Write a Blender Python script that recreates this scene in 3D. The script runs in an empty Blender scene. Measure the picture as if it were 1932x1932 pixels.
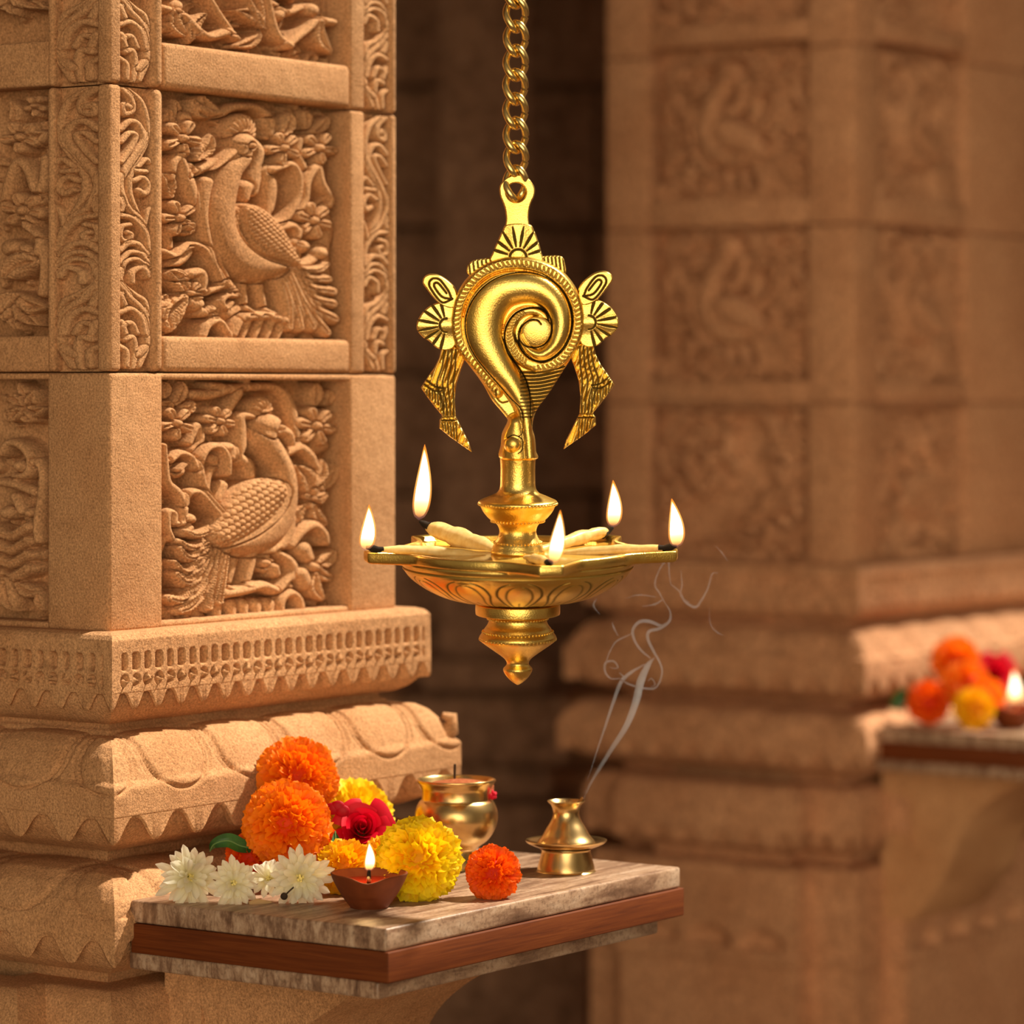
import bpy, bmesh, math, random
import numpy as np
from mathutils import Vector, Matrix

S = bpy.context.scene
C = S.collection
PI = math.pi
F = 6500.0            # focal length in pixels of the 1932 px frame
ZC = 1.25             # camera height
HY = 745.0            # row of the horizon

# ------------------------------------------------------------------ camera
cam = bpy.data.cameras.new('camera')
camo = bpy.data.objects.new('camera', cam)
C.objects.link(camo)
camo.location = (0, 0, ZC)
camo.rotation_euler = (PI / 2, 0, 0)
cam.sensor_width = 36.0
cam.lens = F / 1932 * 36
cam.shift_y = -(966 - HY) / 1932
cam.clip_start = 0.05
cam.clip_end = 60
cam.dof.use_dof = True
cam.dof.focus_distance = 2.80
cam.dof.aperture_fstop = 4.6
S.camera = camo

# ------------------------------------------------------------------ world, sun, exposure
w = bpy.data.worlds.new('courtyard_sky')
S.world = w
w.use_nodes = True
nt = w.node_tree
nt.nodes.clear()
def wn(typ, **kw):
    n = nt.nodes.new(typ)
    for k, v in kw.items(): setattr(n, k, v)
    return n
def wramp(src, stops):
    r = wn('ShaderNodeValToRGB')
    while len(r.color_ramp.elements) < len(stops): r.color_ramp.elements.new(.5)
    for el, (p, c) in zip(r.color_ramp.elements, stops):
        el.position = p
        el.color = (*c, 1)
    nt.links.new(src, r.inputs[0])
    return r.outputs[0]
def half(src):
    m = wn('ShaderNodeMath', operation='MULTIPLY_ADD')
    m.inputs[1].default_value = .5
    m.inputs[2].default_value = .5
    nt.links.new(src, m.inputs[0])
    return m.outputs[0]
tc = wn('ShaderNodeTexCoord')
sep = wn('ShaderNodeSeparateXYZ')
nt.links.new(tc.outputs['Generated'], sep.inputs[0])
# ground glow below, added bright cone behind the camera for the brass to reflect, paler sky overhead
up = wramp(half(sep.outputs['Z']), [(.20, (.04, .022, .012)), (.36, (.10, .06, .035)), (.42, (.85, .68, .46)), (.53, (1.0, .85, .62)), (.70, (.95, .82, .66)), (.95, (.85, .76, .66))])
front = wramp(half(sep.outputs['Y']), [(.0, (12.8, 12.4, 11.2)), (.024, (11.0, 10.6, 9.5)), (.052, (1.2, 1.12, 1.0)), (.20, (.35, .29, .225)), (.50, (.88, .74, .58)), (1.0, (.45, .38, .30))])
mxw = wn('ShaderNodeMix', data_type='RGBA', blend_type='MULTIPLY')
mxw.inputs[0].default_value = 1.0
nt.links.new(up, mxw.inputs[6])
nt.links.new(front, mxw.inputs[7])
bg = wn('ShaderNodeBackground')
bg.inputs['Strength'].default_value = 0.335
nt.links.new(mxw.outputs[2], bg.inputs[0])
wo = wn('ShaderNodeOutputWorld')
nt.links.new(bg.outputs[0], wo.inputs[0])

SUN_DIR = Vector((0.56, 0.24, 0.79)).normalized()
sl = bpy.data.lights.new('sun', 'SUN')
sl.energy = 7.3
sl.angle = math.radians(2.5)
sl.color = (1.0, 0.88, 0.68)
sun = bpy.data.objects.new('sun', sl)
C.objects.link(sun)
sun.rotation_euler = SUN_DIR.to_track_quat('Z', 'Y').to_euler()
sun.location = (3, 2, 6)

S.view_settings.view_transform = 'Standard'
S.view_settings.look = 'None'
S.view_settings.exposure = 0.06
S.view_settings.gamma = 1.0
S.view_settings.use_curve_mapping = False

# ------------------------------------------------------------------ helpers
def P(px, py, Y):
    """point seen at pixel (px, py) at distance Y"""
    return Vector(((px - 966) / F * Y, Y, ZC - (py - HY) / F * Y))

def tag(o, label=None, cat=None, group=None, kind=None):
    if label: o['label'] = label
    if cat: o['category'] = cat
    if group: o['group'] = group
    if kind: o['kind'] = kind
    return o

def empty(name, loc=(0, 0, 0), rz=0.0):
    o = bpy.data.objects.new(name, None)
    C.objects.link(o)
    o.empty_display_size = 0.02
    o.location = loc
    o.rotation_euler = (0, 0, rz)
    return o

def mesh(name, verts, faces, mat, parent=None, smooth=True, attrs=None, loc=None):
    me = bpy.data.meshes.new(name)
    v = np.asarray(verts, dtype=np.float32).reshape(-1, 3)
    if isinstance(faces, np.ndarray):
        faces = faces.astype(np.int32)
        n = faces.shape[1]
        me.vertices.add(len(v))
        me.vertices.foreach_set('co', v.ravel())
        me.loops.add(faces.size)
        me.loops.foreach_set('vertex_index', faces.ravel())
        me.polygons.add(len(faces))
        me.polygons.foreach_set('loop_start', np.arange(0, faces.size, n, dtype=np.int32))
        me.update(calc_edges=True)
    else:
        me.from_pydata([tuple(map(float, p)) for p in v], [], [tuple(map(int, f)) for f in faces])
    me.validate(clean_customdata=False)
    if attrs:
        for k, a in attrs.items():
            at = me.attributes.new(k, 'FLOAT', 'POINT')
            at.data.foreach_set('value', np.asarray(a, dtype=np.float32).ravel())
    if smooth:
        me.polygons.foreach_set('use_smooth', np.ones(len(me.polygons), dtype=bool))
    me.materials.append(mat)
    me.update()
    o = bpy.data.objects.new(name, me)
    C.objects.link(o)
    if parent is not None: o.parent = parent
    if loc is not None: o.location = loc
    return o

def grid_faces(nx, ny, wrapx=False):
    """quads of a grid stored row by row (ny rows of nx)"""
    i = np.arange(nx if wrapx else nx - 1)
    j = np.arange(ny - 1)
    I, J = np.meshgrid(i, j)
    I2 = (I + 1) % nx
    return np.stack([J * nx + I, J * nx + I2, (J + 1) * nx + I2, (J + 1) * nx + I], -1).reshape(-1, 4)

class MB:
    def __init__(s):
        s.v = []
        s.f = []
    def add(s, verts, faces):
        o = len(s.v)
        s.v += [tuple(p) for p in verts]
        s.f += [tuple(o + i for i in f) for f in faces]
    def box(s, x0, x1, y0, y1, z0, z1, b=0.0):
        if x1 < x0: x0, x1 = x1, x0
        if y1 < y0: y0, y1 = y1, y0
        if b <= 0:
            s.add([(x0, y0, z0), (x1, y0, z0), (x1, y1, z0), (x0, y1, z0), (x0, y0, z1), (x1, y0, z1), (x1, y1, z1), (x0, y1, z1)],
                  [(0, 3, 2, 1), (4, 5, 6, 7), (0, 1, 5, 4), (1, 2, 6, 5), (2, 3, 7, 6), (3, 0, 4, 7)])
            return
        bm = bmesh.new()
        bmesh.ops.create_cube(bm, size=1.0)
        for v in bm.verts:
            v.co = Vector(((x0 + x1) / 2 + v.co.x * (x1 - x0), (y0 + y1) / 2 + v.co.y * (y1 - y0), (z0 + z1) / 2 + v.co.z * (z1 - z0)))
        b = min(b, .45 * min(x1 - x0, y1 - y0, z1 - z0))
        bmesh.ops.bevel(bm, geom=bm.edges[:], offset=b, segments=3, profile=.5, affect='EDGES')
        bm.verts.index_update()
        s.add([v.co[:] for v in bm.verts], [[v.index for v in f.verts] for f in bm.faces])
        bm.free()
    def build(s, name, mat, parent=None, smooth=True, angle=40, attrs=None, loc=None):
        o = mesh(name, s.v, s.f, mat, parent, smooth, attrs, loc)
        if smooth: o.data.set_sharp_from_angle(angle=math.radians(angle))
        return o

def crom(pts, n=8, closed=False):
    """Catmull-Rom through points of any dimension"""
    p = np.asarray(pts, float)
    if len(p) < 3 and not closed:
        t = np.linspace(0, 1, n + 1)[:, None]
        return p[0] * (1 - t) + p[1] * t
    if closed:
        q = np.vstack([p[-1], p, p[0], p[1]])
        m = len(p)
    else:
        q = np.vstack([2 * p[0] - p[1], p, 2 * p[-1] - p[-2]])
        m = len(p) - 1
    out = []
    for i in range(m):
        a, b, c, d = q[i:i + 4]
        for t in np.arange(n) / n:
            out.append(.5 * ((2 * b) + (c - a) * t + (2 * a - 5 * b + 4 * c - d) * t * t + (3 * b - a - 3 * c + d) * t ** 3))
    if not closed: out.append(p[-1])
    return np.array(out)

def tube(mb, pts, rad, n=8, closed=False, flat=(1, 1), cap=True, ref=None):
    p = [Vector(q) for q in pts]
    m = len(p)
    rad = [rad] * m if not hasattr(rad, '__len__') else rad
    rings = []
    up = Vector(ref) if ref is not None else None
    for i in range(m):
        if closed: t = p[(i + 1) % m] - p[i - 1]
        else: t = p[min(i + 1, m - 1)] - p[max(i - 1, 0)]
        t.normalize()
        if up is None: up = t.orthogonal()
        a = up - t * up.dot(t)
        if a.length < 1e-6: a = t.orthogonal()
        a.normalize()
        b = t.cross(a)
        if ref is None: up = a
        rings.append([p[i] + (a * math.cos(2 * PI * k / n) * flat[0] + b * math.sin(2 * PI * k / n) * flat[1]) * rad[i] for k in range(n)])
    V = [v for r in rings for v in r]
    Fc = []
    for i in range(m if closed else m - 1):
        j = (i + 1) % m
        for k in range(n):
            Fc.append((i * n + k, i * n + (k + 1) % n, j * n + (k + 1) % n, j * n + k))
    if not closed and cap:
        Fc.append(tuple(range(n - 1, -1, -1)))
        Fc.append(tuple((m - 1) * n + k for k in range(n)))
    mb.add(V, Fc)

def lathe(mb, prof, cx, cy, segs=64, fn=None):
    """prof = [(r, z)] ; closes at r = 0"""
    V = []
    for r, z in prof:
        for k in range(segs):
            a = 2 * PI * k / segs
            rr = r * (fn(a, z) if fn else 1)
            V.append((cx + rr * math.sin(a), cy - rr * math.cos(a), z))
    mb.add(V, [tuple(f) for f in grid_faces(segs, len(prof), True)])

def fine(prof, n=5):
    return [tuple(q) for q in crom(prof, n)]

def ball(mb, c, r, nu=10, nv=6, sc=(1, 1, 1)):
    V = []
    for j in range(nv + 1):
        th = PI * j / nv
        for i in range(nu):
            a = 2 * PI * i / nu
            V.append((c[0] + sc[0] * r * math.sin(th) * math.cos(a), c[1] + sc[1] * r * math.sin(th) * math.sin(a), c[2] + sc[2] * r * math.cos(th)))
    mb.add(V, [(j * nu + (i + 1) % nu, j * nu + i, (j + 1) * nu + i, (j + 1) * nu + (i + 1) % nu) for j in range(nv) for i in range(nu)])

# ------------------------------------------------------------------ carving: height maps drawn with strokes
class Art:
    """raster of relief heights over the rectangle (x0,y0)-(x1,y1); strokes given in zoomed units x/k + off"""
    def __init__(s, x0, y0, x1, y1, k=1.0, off=(0, 0), res=1.0):
        s.x0, s.y0, s.k, s.off, s.res = x0, y0, k, off, res
        s.w = int((x1 - x0) * res) + 2
        s.h = int((y1 - y0) * res) + 2
        s.H = np.zeros((s.h, s.w))
        s.Pt = np.zeros((s.h, s.w))
    def seg(s, pts, rad, n=6, extra=4.0):
        p = np.asarray(pts, float)
        rad = np.full(len(p), float(rad)) if np.isscalar(rad) else np.interp(np.linspace(0, 1, len(p)), np.linspace(0, 1, len(rad)), rad)
        if len(p) == 1:
            p = np.vstack([p, p + 1e-3])
            rad = np.array([rad[0], rad[0]])
        q = crom(np.column_stack([p, rad]), n)
        X = ((q[:, 0] / s.k + s.off[0]) - s.x0) * s.res
        Y = ((q[:, 1] / s.k + s.off[1]) - s.y0) * s.res
        R = np.maximum(q[:, 2] / s.k * s.res, .6)
        m = R.max() + extra
        a0 = max(int(X.min() - m), 0); a1 = min(int(X.max() + m) + 2, s.w)
        b0 = max(int(Y.min() - m), 0); b1 = min(int(Y.max() + m) + 2, s.h)
        if a1 <= a0 or b1 <= b0: return None
        gx, gy = np.meshgrid(np.arange(a0, a1), np.arange(b0, b1))
        best = np.full(gx.shape, 1e9); side = np.zeros(gx.shape); along = np.zeros(gx.shape); rr = np.ones(gx.shape)
        L = np.concatenate([[0], np.cumsum(np.hypot(np.diff(X), np.diff(Y)))])
        for i in range(len(X) - 1):
            dx, dy = X[i + 1] - X[i], Y[i + 1] - Y[i]
            l2 = dx * dx + dy * dy + 1e-9
            t = np.clip(((gx - X[i]) * dx + (gy - Y[i]) * dy) / l2, 0, 1)
            d = np.hypot(gx - X[i] - t * dx, gy - Y[i] - t * dy)
            r = R[i] + (R[i + 1] - R[i]) * t
            qq = d / r
            mk = qq < best
            best[mk] = qq[mk]
            rr[mk] = r[mk]
            side[mk] = (np.sign((gx - X[i]) * dy - (gy - Y[i]) * dx) * qq)[mk]
            along[mk] = (L[i] + t * (L[i + 1] - L[i]))[mk]
        return (slice(b0, b1), slice(a0, a1)), best, side, along, rr
    def put(s, sl, val, mask, rim, h):
        H = s.H[sl]
        H[rim & (H < h * 1.25)] *= .45
        s.H[sl] = np.where(mask, np.maximum(H, val), H)
    def stroke(s, pts, rad, h=.8, e=.45, n=6, sep=1.8):
        g = s.seg(pts, rad, n)
        if g is None: return
        sl, q, side, al, rr = g
        val = h * (e + (1 - e) * np.sqrt(np.clip(1 - q * q, 0, 1)))
        s.put(sl, val, q < 1, (q >= 1) & ((q - 1) * rr < sep), h)
    def leaf(s, x0, y0, x1, y1, wd, h=.7, bend=0.15, veins=True):
        mx, my = (x0 + x1) / 2 - (y1 - y0) * bend, (y0 + y1) / 2 + (x1 - x0) * bend
        g = s.seg([(x0, y0), (mx, my), (x1, y1)], [wd * .35, wd * .95, wd * .95, wd * .5, wd * .06])
        if g is None: return
        sl, q, side, al, rr = g
        val = h * (.62 + .38 * np.sin(PI * np.clip(q * .95, 0, 1)) ** .8)
        if veins: val = val - h * .10 * (np.sin((al - q * rr * .8) * 1.1) > .55) * (q > .18)
        s.put(sl, val, q < 1, (q >= 1) & ((q - 1) * rr < 1.8), h)
    def flower(s, x, y, R, n=5, rot=0., h=.75, sq=1.0):
        for i in range(n):
            a = rot + 2 * PI * i / n
            s.stroke([(x + R * .38 * math.cos(a), y + R * .38 * sq * math.sin(a)), (x + R * .72 * math.cos(a), y + R * .72 * sq * math.sin(a))],
                     [R * .2, R * .31], h, .6, 3, 1.2)
            g = s.seg([(x + R * .3 * math.cos(a), y + R * .3 * sq * math.sin(a)), (x + R * .8 * math.cos(a), y + R * .8 * sq * math.sin(a))], R * .06, 3)
            if g: s.H[g[0]] = np.where(g[1] < 1, s.H[g[0]] * .82, s.H[g[0]])
        s.stroke([(x, y)], R * .24, h * 1.08, .6)
    def groove(s, pts, rad, d=.2, n=6, pat=0.0):
        g = s.seg(pts, rad, n)
        if g is None: return
        sl, q, side, al, rr = g
        f = np.clip(1 - q * q, 0, 1)
        s.H[sl] = s.H[sl] - d * np.sqrt(f)
        if pat: s.Pt[sl] = np.maximum(s.Pt[sl], pat * (q < 1))
    def feather(s, pts, rad, h=.8, hatch=0.12):
        g = s.seg(pts, rad)
        if g is None: return
        sl, q, side, al, rr = g
        val = h * (.5 + .5 * np.sqrt(np.clip(1 - q * q, 0, 1)))
        val = val - h * .16 * (np.abs(side) < .14)
        if hatch: val = val - h * hatch * (np.sin((al + q * rr * .9) * 1.25) > .35) * (q > .25)
        s.put(sl, val, q < 1, (q >= 1) & ((q - 1) * rr < 1.5), h)
    def scales(s, pts, rad, h=1.0, size=5.0, ang=0.5, e=.5, amp=.26):
        g = s.seg(pts, rad)
        if g is None: return
        sl, q, side, al, rr = g
        gy, gx = np.mgrid[sl[0], sl[1]]
        u = gx * math.cos(ang) + gy * math.sin(ang)
        v = -gx * math.sin(ang) + gy * math.cos(ang)
        row = np.floor(v / size)
        uu = (u / size + .5 * (row % 2)) % 1 - .5
        vv = v / size - row - .5
        rr2 = np.hypot(uu, vv * .9) / .56
        c = np.clip((1 - rr2 ** 2) * 3.0, 0, 1) * (.75 + .25 * np.clip(1 - rr2, 0, 1))
        val = h * (e + (1 - e) * np.sqrt(np.clip(1 - q * q, 0, 1))) + amp * (c - .75)
        s.put(sl, val, q < 1, (q >= 1) & ((q - 1) * rr < 1.5), h)
    def sample(s, px, py, which='H'):
        A = s.H if which == 'H' else s.Pt
        x = np.clip((px - s.x0) * s.res, 0, s.w - 1.001)
        y = np.clip((py - s.y0) * s.res, 0, s.h - 1.001)
        i = x.astype(int); j = y.astype(int)
        fx, fy = x - i, y - j
        return (A[j, i] * (1 - fx) * (1 - fy) + A[j, i + 1] * fx * (1 - fy) + A[j + 1, i] * (1 - fx) * fy + A[j + 1, i + 1] * fx * fy)
    def soften(s, n=1):
        for _ in range(n):
            a = np.pad(s.H, 1, mode='edge')
            s.H = .4 * s.H + .15 * (a[:-2, 1:-1] + a[2:, 1:-1] + a[1:-1, :-2] + a[1:-1, 2:])

# ------------------------------------------------------------------ materials
def nodes(name):
    m = bpy.data.materials.new(name)
    m.use_nodes = True
    t = m.node_tree
    b = t.nodes['Principled BSDF']
    return m, t, b

def N(t, typ, **kw):
    n = t.nodes.new(typ)
    for k, v in kw.items():
        if k in n.inputs: n.inputs[k].default_value = v
        else: setattr(n, k, v)
    return n

def mixc(t, fac, a, b, blend='MIX'):
    n = t.nodes.new('ShaderNodeMix')
    n.data_type = 'RGBA'
    n.blend_type = blend
    for s, v in ((0, fac), (6, a), (7, b)):
        if hasattr(v, 'links'): t.links.new(v, n.inputs[s])
        elif v is not None: n.inputs[s].default_value = v if s == 0 else (*v, 1) if len(v) == 3 else v
    return n.outputs[2]

def rampn(t, src, stops):
    r = t.nodes.new('ShaderNodeValToRGB')
    while len(r.color_ramp.elements) < len(stops): r.color_ramp.elements.new(.5)
    for el, (p, c) in zip(r.color_ramp.elements, stops):
        el.position = p
        el.color = (*c, 1) if len(c) == 3 else c
    t.links.new(src, r.inputs[0])
    return r.outputs[0]

def sandstone(name, ca, cb, grain=520, bump=.9, dark=(.26, .12, .05)):
    m, t, b = nodes(name)
    tcn = N(t, 'ShaderNodeTexCoord')
    n1 = N(t, 'ShaderNodeTexNoise', Scale=9.0, Detail=6.0, Roughness=.6)
    n2 = N(t, 'ShaderNodeTexNoise', Scale=float(grain), Detail=3.0, Roughness=.7)
    n3 = N(t, 'ShaderNodeTexNoise', Scale=60.0, Detail=5.0, Roughness=.6)
    for n in (n1, n2, n3): t.links.new(tcn.outputs['Object'], n.inputs['Vector'])
    c = mixc(t, rampn(t, n1.outputs[0], [(.35, (0, 0, 0)), (.68, (1, 1, 1))]), ca, cb)
    c = mixc(t, rampn(t, n3.outputs[0], [(.52, (0, 0, 0)), (.80, (.45, .45, .45))]), c, dark)
    c2 = mixc(t, rampn(t, n2.outputs[0], [(.30, (0, 0, 0)), (.70, (1, 1, 1))]), (.50, .47, .44), (1.40, 1.38, 1.34))
    c = mixc(t, .9, c, c2, 'MULTIPLY')
    t.links.new(c, b.inputs['Base Color'])
    b.inputs['Roughness'].default_value = .92
    b.inputs['Specular IOR Level'].default_value = .2
    bp = N(t, 'ShaderNodeBump', Strength=bump, Distance=.0011)
    bp2 = N(t, 'ShaderNodeBump', Strength=.5, Distance=.004)
    t.links.new(n3.outputs[0], bp2.inputs['Height'])
    t.links.new(n2.outputs[0], bp.inputs['Height'])
    t.links.new(bp2.outputs[0], bp.inputs['Normal'])
    t.links.new(bp.outputs[0], b.inputs['Normal'])
    return m

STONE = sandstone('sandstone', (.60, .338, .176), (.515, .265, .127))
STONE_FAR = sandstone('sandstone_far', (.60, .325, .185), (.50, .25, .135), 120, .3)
DIMST = sandstone('dimmed_sandstone', (.33, .185, .12), (.25, .135, .085), 40, .3)  # same stone, colour darkened to stand in for the dim light of the passage

FLOORST = sandstone('dark_floor_stone', (.075, .045, .03), (.05, .03, .02), 40, .3)  # unseen floor, kept dark so little sunlight bounces up under the mouldings

def brass(name, col, rough, patina=True, bumps=.25, scale=900.0, warm=(.9, .50, .09)):
    m, t, b = nodes(name)
    tcn = N(t, 'ShaderNodeTexCoord')
    n = N(t, 'ShaderNodeTexNoise', Scale=40.0, Detail=5.0)
    n2 = N(t, 'ShaderNodeTexNoise', Scale=scale, Detail=2.0)
    t.links.new(tcn.outputs['Object'], n.inputs['Vector'])
    t.links.new(tcn.outputs['Object'], n2.inputs['Vector'])
    c = mixc(t, rampn(t, n.outputs[0], [(.4, (0, 0, 0)), (.75, (1, 1, 1))]), col, warm)
    if patina:
        a = N(t, 'ShaderNodeAttribute', attribute_name='patina')
        c = mixc(t, a.outputs['Fac'], c, (.035, .020, .008))
        mr = N(t, 'ShaderNodeMath', operation='MULTIPLY_ADD')
        t.links.new(a.outputs['Fac'], mr.inputs[0])
        mr.inputs[1].default_value = .5
        mr.inputs[2].default_value = rough
        t.links.new(mr.outputs[0], b.inputs['Roughness'])
    else: b.inputs['Roughness'].default_value = rough
    t.links.new(c, b.inputs['Base Color'])
    b.inputs['Metallic'].default_value = 1.0
    bp = N(t, 'ShaderNodeBump', Strength=bumps, Distance=.0006)
    t.links.new(n2.outputs[0], bp.inputs['Height'])
    t.links.new(bp.outputs[0], b.inputs['Normal'])
    return m

GOLD = brass('polished_gold_brass', (1.0, .71, .20), .30, True, .35, 900.0, (.96, .58, .11))
BRASS = brass('old_brass', (.74, .53, .25), .27, False, .12, 60.0, (.62, .40, .14))
CHAINB = brass('chain_brass', (1.0, .76, .32), .26, False, .05, 900.0, (.97, .68, .22))

def simple(name, col, rough=.6, spec=.3, var=None, scale=60., sss=0.0, trans=0.0):
    m, t, b = nodes(name)
    if var is not None:
        tcn = N(t, 'ShaderNodeTexCoord')
        n = N(t, 'ShaderNodeTexNoise', Scale=scale, Detail=5.0)
        t.links.new(tcn.outputs['Object'], n.inputs['Vector'])
        t.links.new(mixc(t, rampn(t, n.outputs[0], [(.35, (0, 0, 0)), (.7, (1, 1, 1))]), col, var), b.inputs['Base Color'])
    else: b.inputs['Base Color'].default_value = (*col, 1)
    b.inputs['Roughness'].default_value = rough
    b.inputs['Specular IOR Level'].default_value = spec
    return m

def petalmat(name, ca, cb, rough=.55, tl=.35):
    """petals: tint attribute runs from ca (base) to cb (tip); thin petals let light through"""
    m, t, b = nodes(name)
    a = N(t, 'ShaderNodeAttribute', attribute_name='tint')
    c = mixc(t, a.outputs['Fac'], ca, cb)
    t.links.new(c, b.inputs['Base Color'])
    b.inputs['Roughness'].default_value = rough
    b.inputs['Specular IOR Level'].default_value = .25
    tr = N(t, 'ShaderNodeBsdfTranslucent')
    t.links.new(c, tr.inputs['Color'])
    mx = N(t, 'ShaderNodeMixShader')
    mx.inputs[0].default_value = tl
    t.links.new(b.outputs[0], mx.inputs[1])
    t.links.new(tr.outputs[0], mx.inputs[2])
    t.links.new(mx.outputs[0], t.nodes['Material Output'].inputs['Surface'])
    return m

ORANGE = petalmat('marigold_orange', (.93, .080, .000), (1.0, .29, .004))
DEEPOR = petalmat('marigold_deep_orange', (.82, .040, .000), (1.0, .17, .003))
YELLOW = petalmat('marigold_yellow', (.97, .46, .000), (1.0, .80, .008))
AMBER = petalmat('marigold_amber', (.96, .34, .000), (1.0, .58, .003))
WHITEP = petalmat('white_petals', (.90, .84, .50), (.97, .95, .84), .6, .48)
ROSEP = petalmat('rose_petals', (.38, .000, .012), (.72, .004, .030), .5, .25)
GREEN = simple('leaf_green', (.020, .085, .018), .4, .4, (.05, .16, .03), 90.)
CALYX = simple('calyx_green', (.10, .17, .035), .6, .3, (.2, .2, .05))
POLLEN = simple('pollen_yellow', (.80, .68, .26), .8)
BARK = simple('dry_stem_brown', (.10, .05, .02), .8)
CLAY = simple('terracotta', (.22, .052, .014), .62, .3, (.15, .032, .009), 70.)
CLAYIN = simple('red_oil', (.42, .018, .008), .12, .5)
COTTON = simple('ghee_soaked_cotton', (.86, .66, .30), .42, .4, (.72, .47, .15), 160.)
CHAR = simple('charred_wick', (.012, .008, .006), .9)
POWDER = simple('red_brown_powder', (.30, .075, .030), .95, .1, (.45, .16, .07), 300.)
REDDOT = simple('vermilion_red', (.60, .005, .03), .7)
INCENSE = simple('incense_stick', (.30, .13, .03), .9)
STICK = simple('dark_incense', (.05, .03, .02), .9)
OIL = simple('ghee_oil', (.62, .36, .06), .10, .5)

def wood():
    m, t, b = nodes('reddish_wood')
    tcn = N(t, 'ShaderNodeTexCoord')
    mp = N(t, 'ShaderNodeMapping')
    mp.inputs['Scale'].default_value = (4, 4, 120)
    t.links.new(tcn.outputs['Object'], mp.inputs[0])
    n = N(t, 'ShaderNodeTexNoise', Scale=3.0, Detail=8.0, Roughness=.65, Distortion=.6)
    t.links.new(mp.outputs[0], n.inputs['Vector'])
    c = rampn(t, n.outputs[0], [(.28, (.085, .017, .003)), (.5, (.140, .031, .005)), (.75, (.195, .050, .009))])
    t.links.new(c, b.inputs['Base Color'])
    b.inputs['Roughness'].default_value = .68
    b.inputs['Specular IOR Level'].default_value = .25
    bp = N(t, 'ShaderNodeBump', Strength=.15, Distance=.001)
    t.links.new(n.outputs[0], bp.inputs['Height'])
    t.links.new(bp.outputs[0], b.inputs['Normal'])
    return m
WOOD = wood()

def granite():
    m, t, b = nodes('streaked_granite')
    tcn = N(t, 'ShaderNodeTexCoord')
    mp = N(t, 'ShaderNodeMapping')
    mp.inputs['Scale'].default_value = (9, 75, 28)
    mp.inputs['Rotation'].default_value = (.0, .0, .12)
    t.links.new(tcn.outputs['Object'], mp.inputs[0])
    n = N(t, 'ShaderNodeTexNoise', Scale=1.5, Detail=8.0, Roughness=.7, Distortion=.4)
    t.links.new(mp.outputs[0], n.inputs['Vector'])
    n2 = N(t, 'ShaderNodeTexNoise', Scale=260.0, Detail=3.0, Roughness=.7)
    t.links.new(tcn.outputs['Object'], n2.inputs['Vector'])
    c = rampn(t, n.outputs[0], [(.30, (.10, .050, .030)), (.43, (.24, .135, .085)), (.53, (.42, .27, .18)), (.68, (.58, .42, .31))])
    c = mixc(t, rampn(t, n2.outputs[0], [(.50, (0, 0, 0)), (.72, (.7, .7, .7))]), c, (.13, .07, .045))
    t.links.new(c, b.inputs['Base Color'])
    b.inputs['Roughness'].default_value = .38
    bp = N(t, 'ShaderNodeBump', Strength=.25, Distance=.001)
    t.links.new(n2.outputs[0], bp.inputs['Height'])
    t.links.new(bp.outputs[0], b.inputs['Normal'])
    return m
GRANITE = granite()

def flame_mat(name, stops, strength, opacity):
    m = bpy.data.materials.new(name)
    m.use_nodes = True
    t = m.node_tree
    t.nodes.clear()
    a = N(t, 'ShaderNodeAttribute', attribute_name='rise')
    c = rampn(t, a.outputs['Fac'], stops)
    o = rampn(t, a.outputs['Fac'], opacity)
    em = N(t, 'ShaderNodeEmission', Strength=strength)
    t.links.new(c, em.inputs['Color'])
    tr = N(t, 'ShaderNodeBsdfTransparent')
    mx = N(t, 'ShaderNodeMixShader')
    t.links.new(o, mx.inputs[0])
    t.links.new(tr.outputs[0], mx.inputs[1])
    t.links.new(em.outputs[0], mx.inputs[2])
    out = N(t, 'ShaderNodeOutputMaterial')
    t.links.new(mx.outputs[0], out.inputs['Surface'])
    return m
FLAME = flame_mat('flame_outer', [(0, (.25, .10, .12)), (.18, (.9, .30, .05)), (.6, (1, .48, .10)), (1, (1, .25, .02))], 1.6,
                  [(0, (.10,) * 3), (.2, (.35,) * 3), (.7, (.45,) * 3), (1, (.55,) * 3)])
FLAMEC = flame_mat('flame_core', [(0, (.9, .32, .06)), (.22, (1, .62, .22)), (.45, (1, .90, .70)), (.85, (1, .88, .62)), (1, (1, .55, .12))], 5.0,
                   [(0, (.0,) * 3), (.12, (.25,) * 3), (.34, (1,) * 3), (1, (1,) * 3)])

def smoke_mat():
    m = bpy.data.materials.new('incense_smoke')
    m.use_nodes = True
    t = m.node_tree
    t.nodes.clear()
    v = N(t, 'ShaderNodeVolumeScatter', Density=46.0)
    v.inputs['Color'].default_value = (.86, .90, 1.0, 1)
    out = N(t, 'ShaderNodeOutputMaterial')
    t.links.new(v.outputs[0], out.inputs['Volume'])
    return m
SMOKE = smoke_mat()

# ------------------------------------------------------------------ the place: floor, ceiling, back wall
def struct(name, mb, mat, smooth=False):
    o = mb.build(name, mat, None, smooth)
    o['kind'] = 'structure'
    return o

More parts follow.
